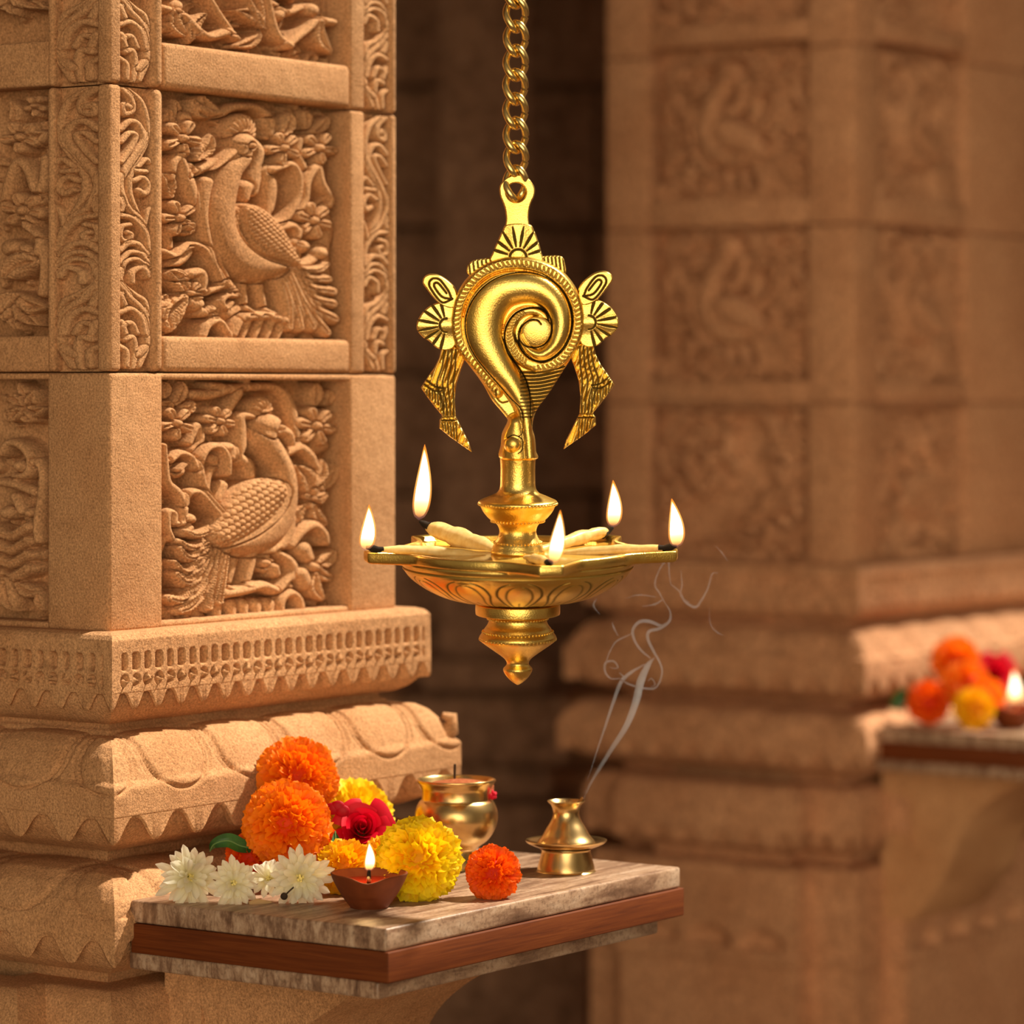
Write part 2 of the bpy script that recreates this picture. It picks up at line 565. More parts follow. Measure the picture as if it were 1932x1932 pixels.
mb = MB(); mb.box(-6, 6, 0.6, 9.0, -.2, 0.0)
struct('floor', mb, FLOORST)
mb = MB(); mb.box(-4.5, .09, 2.45, 8.0, 2.2, 2.5); mb.add([(x, y, z) for z in (2.2, 2.5) for x, y in ((.09, 4.15), (.805, 4.15), (3.505, 8.0), (.09, 8.0))],
       [(3, 2, 1, 0), (4, 5, 6, 7), (0, 1, 5, 4), (1, 2, 6, 5), (2, 3, 7, 6), (3, 0, 4, 7)])
struct('ceiling', mb, DIMST)  # out of view; outline cut to steer which stones the sun reaches
WY = 6.6
mb = MB()
zr = [0.0, .36, .62, .80, 1.06, 1.29, 1.57, 1.84, 2.2]
rs = random.Random(3)
for j in range(len(zr) - 1):
    x = -4.5
    while x < 5.5:
        x2 = min(x + rs.uniform(.5, .8), 5.5)
        d = rs.uniform(0, .02)
        mb.box(x + .004, x2 - .004, WY - d, WY + .3, zr[j] + .004, zr[j + 1] - .004, .008)
        x = x2
mb.box(-4.5, 5.5, WY + .06, WY + .4, 0, 2.2)
struct('wall_back', mb, DIMST)
# moulded foot of the back wall
mb = MB()
for (y0, y1, d) in ((1312, 1402, .22), (1402, 1462, .12), (1462, 1580, .28), (1580, 1640, .16), (1640, 1990, .34)):
    Yf = WY - d
    mb.box(-4.5, 5.5, Yf, WY + .02, ZC - (y1 - HY) / F * Yf, ZC - (y0 - HY) / F * Yf, .02)
struct('trim_1', mb, STONE_FAR, True)  # paler stone than the wall stands in for light on these ledges
mb = MB(); mb.box(-4.7, -4.5, 2.4, 8, 0, 2.2)
struct('wall_left', mb, DIMST)
mb = MB(); mb.box(5.5, 5.7, 2.4, 8, 0, 2.2)
struct('wall_right', mb, DIMST)

# ------------------------------------------------------------------ carved pillars
TH = math.radians(55.0)
AX, AY = math.cos(TH), math.sin(TH)          # along the face on the right
BX, BY = -AY, AX                             # along the face on the left
C1 = (P(207, HY, 2.83).x, 2.83)

def uR(px, c=C1):
    k = (px - 966) / F
    return (k * c[1] - c[0]) / (AX - k * AY)
def uL(px, c=C1):
    k = (px - 966) / F
    return (k * c[1] - c[0]) / (BX - k * BY)
def zR(px, py): return ZC - (py - HY) / F * (C1[1] + AY * uR(px))
def zL(px, py): return ZC - (py - HY) / F * (C1[1] + BY * uL(px))
def zE(py, e): return ZC - (py - HY) / F * (C1[1] - (AY + BY - 0) * 0 - 1.392 * e)

W0 = uR(748)
RU = {k: uR(v) for k, v in dict(a=230, b=287, c=308, d=661, e=689, f=737, w=748).items()}
LU = {k: uL(v) for k, v in dict(a=182, b=101, c=88).items()}
Zb, Z0, Z1 = zR(207, 1196), zR(207, 702), zR(207, 156)
Z2 = Z1 + (Z1 - Z0)
PT = {'low': (zR(307, 1172), zR(308, 716)), 'mid': (zR(310, 634), zR(308, 164))}
PT['top'] = (zR(310, 79), zR(310, 79) + PT['mid'][1] - PT['mid'][0])
PT['high'] = (PT['top'][0] + Z2 - Z1, 2.2)
DEP = .034

def canon(face, u, z, d=-.010):
    """pixel at which the near pillar shows the point of its face"""
    if face == 'R': X, Y = C1[0] + AX * u + AY * d, C1[1] + AY * u - AX * d
    else: X, Y = C1[0] + BX * u - AX * d, C1[1] + BY * u - AY * d
    return 966 + F * X / Y, HY - F * (z - ZC) / Y

def fill(a, n, h, seed, smin=14, smax=34):
    r = random.Random(seed)
    for _ in range(n):
        x, y = r.uniform(a.x0, a.x0 + a.w / a.res), r.uniform(a.y0, a.y0 + a.h / a.res)
        an, L = r.uniform(0, 2 * PI), r.uniform(smin, smax)
        k, off = a.k, a.off
        a.k, a.off = 1.0, (0, 0)
        hh = h * r.uniform(.5, 1)
        t = r.random()
        if t < .55: a.leaf(x, y, x + L * math.cos(an), y + L * math.sin(an), L * .28, hh, r.uniform(-.3, .3))
        elif t < .8:
            pts = [(x + L * .5 * (1 - q * .7) * math.cos(an + q * 4), y + L * .5 * (1 - q * .7) * math.sin(an + q * 4)) for q in (0, .25, .5, .75, 1)]
            a.stroke(pts, L * .14, hh)
        else: a.stroke([(x, y)], L * .22, hh)
        a.k, a.off = k, off

K1 = 1498 / 380
# ---- foliage of the upper bird panel
artA = Art(296, 150, 672, 652, K1, (300, 160))
fill(artA, 110, .30, 1)
V = artA.stroke; Lf = artA.leaf; Fl = artA.flower
V([(330, 190), (480, 225), (600, 180), (760, 185), (870, 280), (860, 390)], 36, .62)
Lf(360, 110, 500, 230, 60, .6); Lf(300, 130, 420, 260, 50, .55)
Lf(880, 400, 820, 260, 55, .6); Lf(930, 390, 1000, 220, 60, .68); Lf(1190, 360, 1290, 240, 50, .6); Lf(1150, 330, 1130, 200, 45, .5)
Lf(100, 330, 90, 180, 45, .6); Lf(150, 320, 170, 110, 40, .5); V([(235, 250), (250, 330)], 45, .66)
V([(710, 420), (775, 500), (765, 600), (750, 700), (740, 800)], [45, 55, 48, 60, 40], .62)
V([(670, 770), (660, 850)], [62, 40], .7)
V([(840, 640), (870, 760), (860, 900), (840, 960)], [55, 60, 50, 30], .6)
V([(870, 640), (1000, 600), (1060, 700), (1045, 860), (960, 1000), (900, 1030)], 34, .72)
V([(1060, 960), (1110, 860), (1130, 720), (1200, 620), (1235, 740), (1300, 850), (1290, 900)], 36, .68)
V([(1080, 420), (1070, 520), (1110, 620)], 34, .6)
Lf(1210, 900, 1330, 780, 40, .5); Lf(1220, 920, 1340, 870, 40, .5)
Fl(945, 480, 125, 5, .5, .74); Fl(1215, 480, 140, 5, .2, .7, .85)
Fl(1170, 1010, 140, 6, .3, .72); V([(1290, 980), (1310, 1100), (1280, 1230), (1290, 1400)], 50, .5)
V([(910, 1070), (1010, 1050), (1050, 1110), (1020, 1170)], 38, .72)
V([(1000, 1290), (1090, 1330), (1180, 1290), (1240, 1220)], 40, .66); V([(1085, 1200)], 52, .8); V([(1225, 1250)], 50, .78)
V([(1000, 1180), (1060, 1260)], 45, .6)
Fl(175, 410, 145, 5, .2, .85); Lf(300, 560, 400, 370, 62, .72); V([(300, 650), (400, 600), (440, 560)], [40, 40, 16], .7)
V([(100, 700), (120, 590), (165, 555), (205, 640), (240, 740), (290, 900), (330, 1010)], [30, 38, 40, 46, 60, 48, 30], .76)
Lf(235, 690, 265, 585, 36, .66); Lf(110, 830, 40, 660, 60, .66)
Fl(150, 990, 135, 5, .6, .85); Lf(170, 1090, 290, 1020, 50, .68); V([(100, 1060), (110, 1200)], 40, .6)
V([(360, 730), (335, 830), (325, 980), (345, 1120), (390, 1300), (450, 1420), (520, 1490), (590, 1560)], [48, 50, 42, 40, 40, 42, 45, 20], .86)
V([(430, 1180), (445, 1300), (490, 1410), (530, 1480)], 34, .8)
V([(40, 1240), (110, 1270), (180, 1220), (260, 1190), (340, 1230), (400, 1350), (460, 1460)], 34, .84)
V([(235, 1235), (180, 1300), (110, 1330)], 40, .74)
V([(560, 1560), (500, 1560), (460, 1600), (490, 1650), (530, 1610)], 26, .84); V([(360, 1530), (440, 1500), (500, 1470)], 34, .8)
Lf(190, 1540, 60, 1370, 80, .85); Lf(60, 1400, 190, 1370, 50, .74); V([(240, 1400), (310, 1390), (330, 1450), (310, 1520)], 44, .82)
Fl(235, 1540, 100, 5, .3, .82); V([(300, 1620)], 60, .78); Lf(180, 1580, 70, 1830, 105, .85); Lf(60, 1560, 40, 1740, 60, .7)
for q in ((350, 1680), (400, 1660), (430, 1710)): V([q], 42, .78)
V([(330, 1850), (370, 1770), (450, 1745), (510, 1830), (520, 1880)], 34, .8)
V([(460, 1640), (560, 1690), (620, 1660)], 60, .6)
V([(550, 1840), (600, 1740), (690, 1715)], 40, .84); V([(640, 1715), (800, 1705), (920, 1740)], 40, .9)
for x in (640, 730, 820, 900): V([(x + 40, 1730), (x + 10, 1800), (x - 20, 1870)], [30, 34, 20], .74)
V([(1040, 1850), (1130, 1790), (1190, 1870)], 50, .4)
# ---- the upper bird
birdA = Art(296, 150, 672, 652, K1, (300, 160))
B = birdA
B.stroke([(640, 335), (640, 360)], 112, .74, .5)
for i in range(9):
    an = PI * (1.08 + .84 * i / 8)
    B.groove([(640 + 45 * math.cos(an), 400 + 55 * math.sin(an)), (640 + 105 * math.cos(an), 390 + 135 * math.sin(an))], 9, .10, 2)
B.stroke([(640, 1360), (648, 1500), (655, 1650)], [52, 34, 34], .62); B.stroke([(745, 1370), (775, 1520), (800, 1660)], [52, 34, 32], .62)
B.stroke([(655, 1650), (720, 1690)], 26, .7); B.stroke([(800, 1665), (860, 1690)], 24, .7)
for pts, r in (([(940, 1300), (1040, 1370), (1180, 1370), (1240, 1330)], [30, 40, 40, 25]), ([(960, 1320), (1080, 1430), (1250, 1440)], [35, 45, 40]),
               ([(960, 1330), (1090, 1490), (1285, 1530)], [40, 50, 45]), ([(960, 1340), (1100, 1560), (1290, 1620)], [40, 55, 45]),
               ([(950, 1350), (1100, 1620), (1300, 1730)], [40, 60, 50]), ([(930, 1350), (1080, 1640), (1240, 1830)], [40, 60, 45]),
               ([(920, 1360), (1050, 1640), (1130, 1790)], [40, 52, 45]), ([(900, 1370), (1000, 1640), (1040, 1790)], [40, 50, 45]),
               ([(870, 1370), (950, 1600), (960, 1790)], [40, 50, 40])):
    B.feather(pts, r, .78, .05)
B.stroke([(610, 470), (600, 560), (530, 660), (490, 790), (462, 930), (480, 1080), (560, 1220), (690, 1310), (850, 1340), (960, 1330)],
         [85, 82, 84, 98, 112, 130, 165, 160, 90, 30], .95, .30)
B.stroke([(625, 460)], 88, 1.0, .5)
B.stroke([(565, 495), (500, 550), (440, 600), (385, 640)], [44, 30, 20, 8], .80, .5, 6, .6)
B.stroke([(635, 465)], 24, 1.06, .8); B.groove([(605, 462), (635, 440), (665, 465), (635, 490), (605, 462)], 6, .08)
B.scales([(625, 960), (690, 1050), (800, 1160), (960, 1310)], [80, 148, 140, 45], 1.06, 8.0, .75, .5, .15)
B.groove([(575, 900), (580, 1050), (660, 1220), (820, 1300), (960, 1340)], 14, .16)
artA.soften(1); birdA.soften(1)
# ---- foliage of the lower bird panel
artB = Art(296, 690, 672, 1192, K1, (300, 700))
fill(artB, 110, .30, 2)
V = artB.stroke; Lf = artB.leaf; Fl = artB.flower
V([(300, 190), (420, 190), (560, 150), (720, 135), (900, 140), (1000, 240), (1040, 400), (1065, 540)], [40, 45, 40, 36, 40, 50, 45, 40], .62)
V([(440, 120), (520, 130), (520, 180)], 30, .55); V([(640, 180), (560, 300), (540, 340)], 34, .58)
V([(700, 60), (720, 140)], 34, .5)
Lf(80, 210, 70, 90, 42, .6); Lf(150, 260, 210, 90, 48, .62); Lf(190, 330, 270, 230, 48, .7); Lf(130, 300, 60, 250, 40, .6)
Fl(140, 400, 130, 5, .4, .8); Fl(460, 385, 115, 6, .2, .78); V([(260, 540), (320, 420), (350, 520), (300, 600)], 34, .6)
V([(720, 350), (640, 350), (640, 440), (640, 560), (620, 640), (690, 700), (710, 780)], [30, 40, 45, 50, 45, 58, 46], .66)
V([(520, 580), (570, 580), (570, 650)], 40, .62); V([(460, 700), (400, 780), (380, 900)], 40, .6); V([(440, 660)], 50, .66); V([(520, 860), (480, 960)], 50, .55)
V([(470, 1040), (370, 940), (315, 820), (300, 690), (350, 590), (440, 570), (500, 650), (505, 770)], [40, 42, 36, 34, 34, 34, 34, 26], .86)
V([(450, 1075), (360, 970), (290, 905), (215, 915), (185, 1020), (175, 1120), (110, 1130)], [40, 38, 36, 36, 34, 34, 24], .84)
V([(270, 720), (240, 650), (160, 620), (90, 670)], 34, .8); V([(150, 745)], 62, .8); V([(130, 740), (170, 700)], 20, .92)
V([(40, 560), (50, 700), (70, 830), (150, 910), (180, 980)], [22, 34, 40, 44, 30], .78)
V([(110, 1120), (110, 1060), (65, 1050), (60, 1160), (90, 1240)], 30, .82)
V([(235, 1100)], 50, .84); V([(230, 1165), (200, 1200)], 40, .8); V([(60, 1260), (30, 1330)], 40, .6)
V([(60, 1420), (40, 1560)], 34, .5)
V([(960, 620), (1060, 580), (1140, 640), (1180, 720)], [40, 46, 46, 30], .74)
Lf(1150, 960, 1020, 700, 85, .72); Lf(1180, 850, 1240, 660, 55, .68); Lf(1250, 880, 1340, 680, 50, .6); Lf(1170, 960, 1270, 900, 45, .66)
Fl(1160, 950, 80, 4, .3, .74); Lf(1100, 1000, 1060, 1140, 50, .66); Lf(1180, 1000, 1290, 1150, 55, .62)
Fl(1190, 420, 150, 6, .2, .72); Lf(1190, 260, 1190, 100, 55, .6); Lf(1290, 260, 1330, 150, 42, .5); Lf(1300, 400, 1370, 320, 50, .55); V([(1080, 560), (1180, 600), (1280, 560)], 50, .5)
V([(980, 1090), (970, 1200), (920, 1280), (830, 1330)], [55, 60, 60, 50], .8)
V([(990, 1290), (1070, 1190), (1160, 1145), (1230, 1200), (1250, 1270)], [36, 44, 44, 40, 30], .78)
V([(830, 1430)], 72, .72); V([(800, 1420)], 34, .84); V([(860, 1450), (870, 1500)], 34, .84)
V([(900, 1350), (980, 1400), (1020, 1480), (960, 1560), (900, 1620)], [30, 44, 48, 40, 30], .74)
V([(1100, 1320), (1130, 1380)], [65, 50], .74); V([(1080, 1500), (1120, 1570)], [62, 60], .74); Lf(1190, 1440, 1330, 1310, 60, .68); Lf(1190, 1450, 1330, 1530, 50, .66); Lf(1180, 1500, 1250, 1700, 60, .68)
V([(1165, 1450)], 40, .82); V([(1000, 1600), (940, 1700)], 45, .6)
for x, r in ((450, 66), (560, 62), (650, 60), (745, 60), (840, 62)): V([(x, 1720), (x, 1790)], [r * .85, r * .6], .70)
V([(920, 1800), (930, 1690), (1000, 1640), (1060, 1690), (1080, 1790)], 36, .72)
V([(480, 1645), (640, 1615), (760, 1585), (850, 1615)], 42, .9)
V([(200, 1840), (280, 1760), (360, 1830)], 55, .55); V([(60, 1760), (140, 1820)], 60, .5)
# ---- the lower bird
birdB = Art(296, 690, 672, 1192, K1, (300, 700))
B = birdB
B.stroke([(785, 285), (790, 300)], 82, .74, .5)
for i in range(7):
    an = PI * (1.05 + .9 * i / 6)
    B.groove([(795 + 25 * math.cos(an), 330 + 35 * math.sin(an)), (790 + 78 * math.cos(an), 320 + 105 * math.sin(an))], 9, .12, 2)
B.stroke([(590, 1320), (555, 1450), (515, 1590)], [62, 42, 34], .66); B.stroke([(705, 1290), (685, 1440), (650, 1575)], [66, 44, 34], .70)
B.stroke([(515, 1600), (580, 1620)], 26, .76); B.stroke([(650, 1585), (730, 1595)], 26, .8)
for pts, r in (([(470, 1100), (370, 1180), (270, 1215), (190, 1190)], [40, 40, 36, 30]), ([(440, 1200), (330, 1290), (220, 1310), (140, 1260)], [45, 46, 44, 25]),
               ([(430, 1240), (310, 1360), (200, 1380), (135, 1310)], [50, 52, 44, 25]), ([(430, 1270), (290, 1440), (180, 1490), (95, 1410)], [50, 56, 48, 25]),
               ([(430, 1290), (290, 1510), (190, 1560), (110, 1500)], [50, 58, 50, 30]), ([(430, 1300), (300, 1580), (170, 1690), (70, 1680)], [50, 62, 56, 40]),
               ([(440, 1310), (340, 1590), (230, 1730), (140, 1770)], [50, 62, 56, 40]), ([(460, 1320), (390, 1600), (350, 1740)], [50, 58, 48]),
               ([(480, 1330), (450, 1560), (430, 1700)], [45, 50, 44])):
    B.feather(pts, r, .84, .15)
B.stroke([(800, 430), (790, 520), (860, 630), (925, 760), (935, 900), (885, 1040), (780, 1160), (640, 1240), (500, 1280)],
         [92, 98, 92, 86, 100, 150, 180, 140, 70], .95, .30)
B.stroke([(810, 420)], 92, 1.0, .5)
B.stroke([(890, 450), (950, 480), (975, 560)], [58, 44, 12], .84)
B.stroke([(858, 430)], 24, 1.06, .8); B.groove([(828, 430), (858, 405), (888, 430), (858, 458), (828, 430)], 6, .08)
B.scales([(830, 900), (730, 970), (600, 1090), (440, 1220)], [100, 165, 150, 90], 1.06, 11.0, -.55, .5, .17)
artB.soften(1); birdB.soften(1)
# ---- panel above, and the panels of the other face
artT = Art(296, -420, 672, 140, 2.415, (0, 0))
fill(artT, 140, .38, 5)
V = artT.stroke; Lf = artT.leaf; Fl = artT.flower
V([(740, 30), (830, 60), (900, 130), (960, 160), (1040, 140), (1080, 170)], [22, 24, 26, 22, 26, 14], .84)
Lf(790, 40, 850, 160, 40, .8); Lf(930, 60, 870, 190, 34, .8); V([(960, -20), (1010, 60), (1060, 130)], 20, .7)
Lf(1200, 120, 1080, 40, 38, .8); Lf(1190, 110, 1090, -60, 40, .8); V([(1210, -60), (1230, 60), (1260, 150), (1320, 200)], 22, .84)
Lf(1090, 200, 1200, 130, 30, .74); V([(1310, 200), (1400, 130), (1450, 90), (1520, 95)], 22, .8); Lf(1460, 90, 1520, 240, 34, .78)
V([(1250, 10), (1320, 50), (1380, 30)], 20, .7); V([(1280, 60)], 36, .74); V([(1440, 40)], 34, .7); V([(820, 20)], 34, .7); V([(760, 120)], 30, .6)
Fl(1330, -80, 80, 6, .1, .8); Fl(900, -120, 90, 5, .3, .8); Fl(1120, -300, 90, 6, .3, .8); Fl(1400, -420, 90, 5, .3, .8); Fl(850, -480, 90, 5, .3, .8)
artT.soften(1)
artL = Art(-330, 140, 120, 700, 3.39, (0, 140))
fill(artL, 120, .32, 7)
V = artL.stroke; Lf = artL.leaf; Fl = artL.flower
Fl(210, 200, 75, 5, .3, .74); Lf(60, 330, 50, 160, 45, .7); Lf(150, 400, 280, 370, 60, .78); Fl(120, 400, 130, 5, .4, .8, .8)
V([(20, 830), (60, 650), (110, 560), (170, 610), (220, 740), (265, 700), (285, 540)], 40, .78); Lf(180, 800, 290, 780, 45, .7)
Fl(140, 870, 140, 6, .2, .82, .8); V([(160, 970), (240, 1040), (235, 1130), (170, 1160), (150, 1110)], 32, .8); V([(40, 1110)], 62, .74)
Lf(210, 1200, 10, 1310, 90, .8); V([(250, 1080), (265, 1250), (250, 1400)], 34, .7)
for x, y in ((110, 1640), (20, 1590), (250, 1610), (285, 1490), (-60, 1560)): Lf(105, 1410, x, y, 62, .82)
Fl(-250, 500, 150, 5, .2, .8); Fl(-400, 1000, 160, 6, .2, .8); Fl(-700, 400, 160, 6, .2, .8); Fl(-650, 1400, 160, 6, .2, .8)
artL.soften(1)
artM = Art(-330, 690, 120, 1210, 3.644, (0, 690))
fill(artM, 120, .32, 8)
V = artM.stroke; Lf = artM.leaf; Fl = artM.flower
for x, y in ((120, 110), (230, 160), (300, 290), (220, 380), (40, 210), (70, 390)): Lf(150, 300, x, y, 48, .8)
V([(0, 600), (60, 530), (150, 560), (205, 650), (180, 740), (100, 760)], 36, .8); V([(130, 690)], 46, .86)
V([(0, 800), (100, 820), (230, 870)], 40, .76); V([(245, 660), (280, 740), (270, 900), (240, 1100), (250, 1200)], 34, .74)
V([(30, 1010)], 52, .8); V([(180, 1010)], 40, .74); V([(80, 900), (130, 1000)], 36, .7)
for k in range(4): artM.feather([(-60, 1120 + 95 * k), (60, 1170 + 95 * k), (180, 1110 + 95 * k)], 44, .82, .12)
Lf(30, 1470, 110, 1690, 75, .8); Lf(110, 1500, 240, 1560, 55, .74); Lf(230, 1560, 290, 1690, 40, .6)
artM.soften(1)
# ---- scroll strip beside the corner
artS = Art(226, 150, 294, 710, 3.39, (0, 140), 1.4)
V = lambda p, r, h=.85: artS.stroke(p, r, h, .55, 6, 1.2)
V([(840, 95), (920, 160), (958, 290), (948, 420), (905, 520), (860, 620), (850, 750), (895, 880), (940, 970), (968, 1100), (972, 1260)], 21)
V([(800, 90), (860, 150), (865, 225), (815, 250), (815, 195), (840, 190)], 22); V([(840, 200)], 24)
V([(795, 350), (850, 295), (905, 310), (935, 400), (885, 500), (830, 600), (795, 710), (830, 840)], 23); V([(800, 430), (850, 370), (890, 385), (850, 480), (800, 560)], 19)
V([(785, 640), (800, 760), (850, 860), (920, 930)], 20); V([(880, 675), (930, 650), (968, 700), (945, 755), (910, 735)], 21); V([(900, 585), (950, 530), (975, 550)], 18); V([(890, 610), (950, 610)], 20)
V([(785, 800), (800, 850), (790, 890)], 24); V([(940, 960), (960, 870), (975, 840)], 16)
V([(785, 905), (870, 920), (945, 1010), (968, 1130)], 20); V([(850, 960), (800, 980), (795, 1050), (840, 1070), (860, 1025), (835, 1010)], 19)
V([(790, 1130), (840, 1085), (905, 1085), (950, 1150)], 22); V([(795, 1210), (850, 1140), (925, 1150), (965, 1230)], 19); V([(800, 1290), (820, 1210), (890, 1180), (950, 1220)], 18)
V([(865, 1330), (870, 1265), (930, 1235), (965, 1290)], 22); V([(785, 1250), (800, 1340), (880, 1410), (940, 1450), (960, 1540)], 21)
V([(785, 1350), (850, 1430), (920, 1500), (955, 1600), (955, 1740), (905, 1870)], 24)
V([(790, 1410), (820, 1480)], 24); V([(790, 1530), (860, 1505), (920, 1560), (945, 1660)], 22); V([(800, 1620), (860, 1595), (895, 1660)], 20); V([(800, 1590), (830, 1680)], 22)
V([(825, 1700), (870, 1690), (885, 1780), (865, 1880)], 22); V([(785, 1745), (830, 1780), (830, 1870)], 22); V([(900, 1800), (940, 1750)], 22)

def sweep(name, poly, prof, mat, parent, hf=None, du=.01, dt=.004, fine_edges=None, smooth_n=1, cut=None):
    """carry a moulding profile [(offset, z)] round the footprint; hf(edge, u, t, L) raises the surface"""
    pr = [np.array(prof[0], float)]
    for a, b in zip(prof[:-1], prof[1:]):
        a, b = np.array(a, float), np.array(b, float)
        n = max(1, int(np.ceil(np.linalg.norm(b - a) / dt)))
        for i in range(1, n + 1): pr.append(a + (b - a) * i / n)
    pr = np.array(pr)
    for _ in range(smooth_n): pr[1:-1] = .25 * pr[:-2] + .5 * pr[1:-1] + .25 * pr[2:]
    tg = np.gradient(pr, axis=0)
    tg /= np.linalg.norm(tg, axis=1)[:, None] + 1e-12
    nrm = np.column_stack([-tg[:, 1], tg[:, 0]])       # (outward, up) for a profile running downwards
    ts = np.concatenate([[0], np.cumsum(np.linalg.norm(np.diff(pr, axis=0), axis=1))])
    ts /= ts[-1]
    n = len(poly)
    pv = np.array(poly, float)
    ed = np.roll(pv, -1, 0) - pv
    Ls = np.linalg.norm(ed, axis=1)
    dr = ed / Ls[:, None]
    no = np.column_stack([dr[:, 1], -dr[:, 0]])
    mit = []
    for i in range(n):
        a, b = no[i - 1], no[i]
        mit.append((a + b) / (1 + a @ b))
    mit = np.array(mit)
    VV, FF, base = [], [], 0
    for i in range(n):
        fe = fine_edges is None or i in fine_edges
        step = du if fe else .08
        L = Ls[i]
        nu = max(2, int(L / step) + 1)
        s = np.linspace(0, 1, nu)
        j = (i + 1) % n
        A = pv[i][None] + mit[i][None] * pr[:, :1]
        Bp = pv[j][None] + mit[j][None] * pr[:, :1]
        XY = A[:, None] * (1 - s)[None, :, None] + Bp[:, None] * s[None, :, None]
        Z = np.repeat(pr[:, 1:2], nu, 1)
        if hf is not None and fe:
            d0 = (A - pv[i][None]) @ dr[i]
            d1 = (Bp - pv[i][None]) @ dr[i]
            U = d0[:, None] * (1 - s) + d1[:, None] * s
            Hh = hf(i, U, np.repeat(ts[:, None], nu, 1), L, Z)
            XY = XY + (Hh * nrm[:, :1])[:, :, None] * no[i]
            Z = Z + Hh * nrm[:, 1:2]
        VV.append(np.concatenate([XY, Z[:, :, None]], -1).reshape(-1, 3))
        FF.append(grid_faces(nu, len(pr))[:, ::-1] + base)
        base += nu * len(pr)
    return mesh(name, np.vstack(VV), np.vstack(FF), mat, parent)

def fringe(name, poly, e, zt, depth, pitch, mat, parent, thick=.012, edges=None):
    pv = np.array(poly, float)
    n = len(pv)
    ed = np.roll(pv, -1, 0) - pv
    Ls = np.linalg.norm(ed, axis=1)
    dr = ed / Ls[:, None]
    no = np.column_stack([dr[:, 1], -dr[:, 0]])
    mb = MB()
    for i in range(n):
        if edges is not None and i not in edges: continue
        if Ls[i] < .05: continue
        j = (i + 1) % n
        m0 = (no[i - 1] + no[i]) / (1 + no[i - 1] @ no[i]); m1 = (no[i] + no[j]) / (1 + no[i] @ no[j])
        a, b = pv[i] + m0 * e, pv[j] + m1 * e
        a2, b2 = pv[i] + m0 * (e - thick), pv[j] + m1 * (e - thick)
        L = np.linalg.norm(b - a)
        nt_ = max(2, round(L / pitch))
        m = nt_ * 24
        V, Fc = [], []
        for k in range(m + 1):
            s = k / m
            x = (s * nt_) % 1
            ad = min(x, 1 - x) * 2
            f = (.5 + .5 * math.cos(PI * ad)) ** 1.25 * (1 - .12 * (1 - ad) ** 6)
            zb = zt - depth * (.10 + .90 * min(f, 1.0))
            p, q = a + (b - a) * s, a2 + (b2 - a2) * s
            bev = no[i] * .0015
            V += [(p[0], p[1], zt + .004), (p[0], p[1], zb + .003), (p[0] - bev[0], p[1] - bev[1], zb + .0006), (q[0], q[1], zb), (q[0], q[1], zt + .004)]
        for k in range(m):
            for t in range(4): Fc.append((k * 5 + t, k * 5 + t + 1, k * 5 + 6 + t, k * 5 + 5 + t)[::-1][::-1])
        mb.add(V, [f for f in Fc])
    return mb.build(name, mat, parent, True, 35)

def fpt(face, u, d, z):
    return (u, -d, z) if face == 'R' else (-d, u, z)

def fbox(mb, face, u0, u1, z0, z1, d0, d1, b):
    p, q = fpt(face, u0, d0, z0), fpt(face, u1, d1, z1)
    mb.box(p[0], q[0], p[1], q[1], p[2], q[2], b)

def relief(name, face, u0, u1, z0, z1, art, mat, parent, step, dep=DEP, top=-.0015, mask=False, uvmap=None):
    nx = max(8, int((u1 - u0) / step)); ny = max(8, int((z1 - z0) / step))
    u = np.linspace(u0, u1, nx); z = np.linspace(z0, z1, ny)
    Ug, Zg = np.meshgrid(u, z)
    if uvmap: px, py = uvmap((Ug - u0) / (u1 - u0), (Zg - z0) / (z1 - z0))
    else: px, py = canon(face, Ug, Zg)
    Hh = art.sample(px, py)
    D = -dep + np.sign(Hh) * np.abs(Hh) ** .82 * (dep + top)
    fc = grid_faces(nx, ny)
    if mask:
        D = np.where(Hh < .06, -dep - .003, D)
        ok = (Hh.ravel() >= .06)
        fc = fc[ok[fc].any(1)]
    if face == 'R': Vv = np.stack([Ug, -D, Zg], -1)
    else:
        Vv = np.stack([-D, Ug, Zg], -1)
        fc = fc[:, ::-1]
    Vv = Vv.reshape(-1, 3)
    if mask:
        used = np.unique(fc)
        rm = np.zeros(len(Vv), int); rm[used] = np.arange(len(used))
        Vv, fc = Vv[used], rm[fc]
    return mesh(name, Vv, fc, mat, parent)

def lotus(pitch, amp=.0032):
    def h(i, U, t, L, Z):
        x = (U / pitch) % 1
        d = np.abs(x - .5) * 2
        q = np.where(t < .50, d / .80, np.hypot(d / .80, (t - .50) / .26))
        g = -amp * np.exp(-((q - 1) / .045) ** 2) - amp * .8 * np.exp(-((q - 1.15) / .036) ** 2) * (t < .66)
        dome = amp * .8 * np.clip(1 - q * q, 0, 1) ** .6
        fade = np.clip((t - .05) / .06, 0, 1) * np.clip((.79 - t) / .04, 0, 1)
        mitre = np.clip((np.minimum(U - U[:, :1], U[:, -1:] - U) - .001) / .010, 0, 1)
        return (g + dome) * fade * mitre
    return h

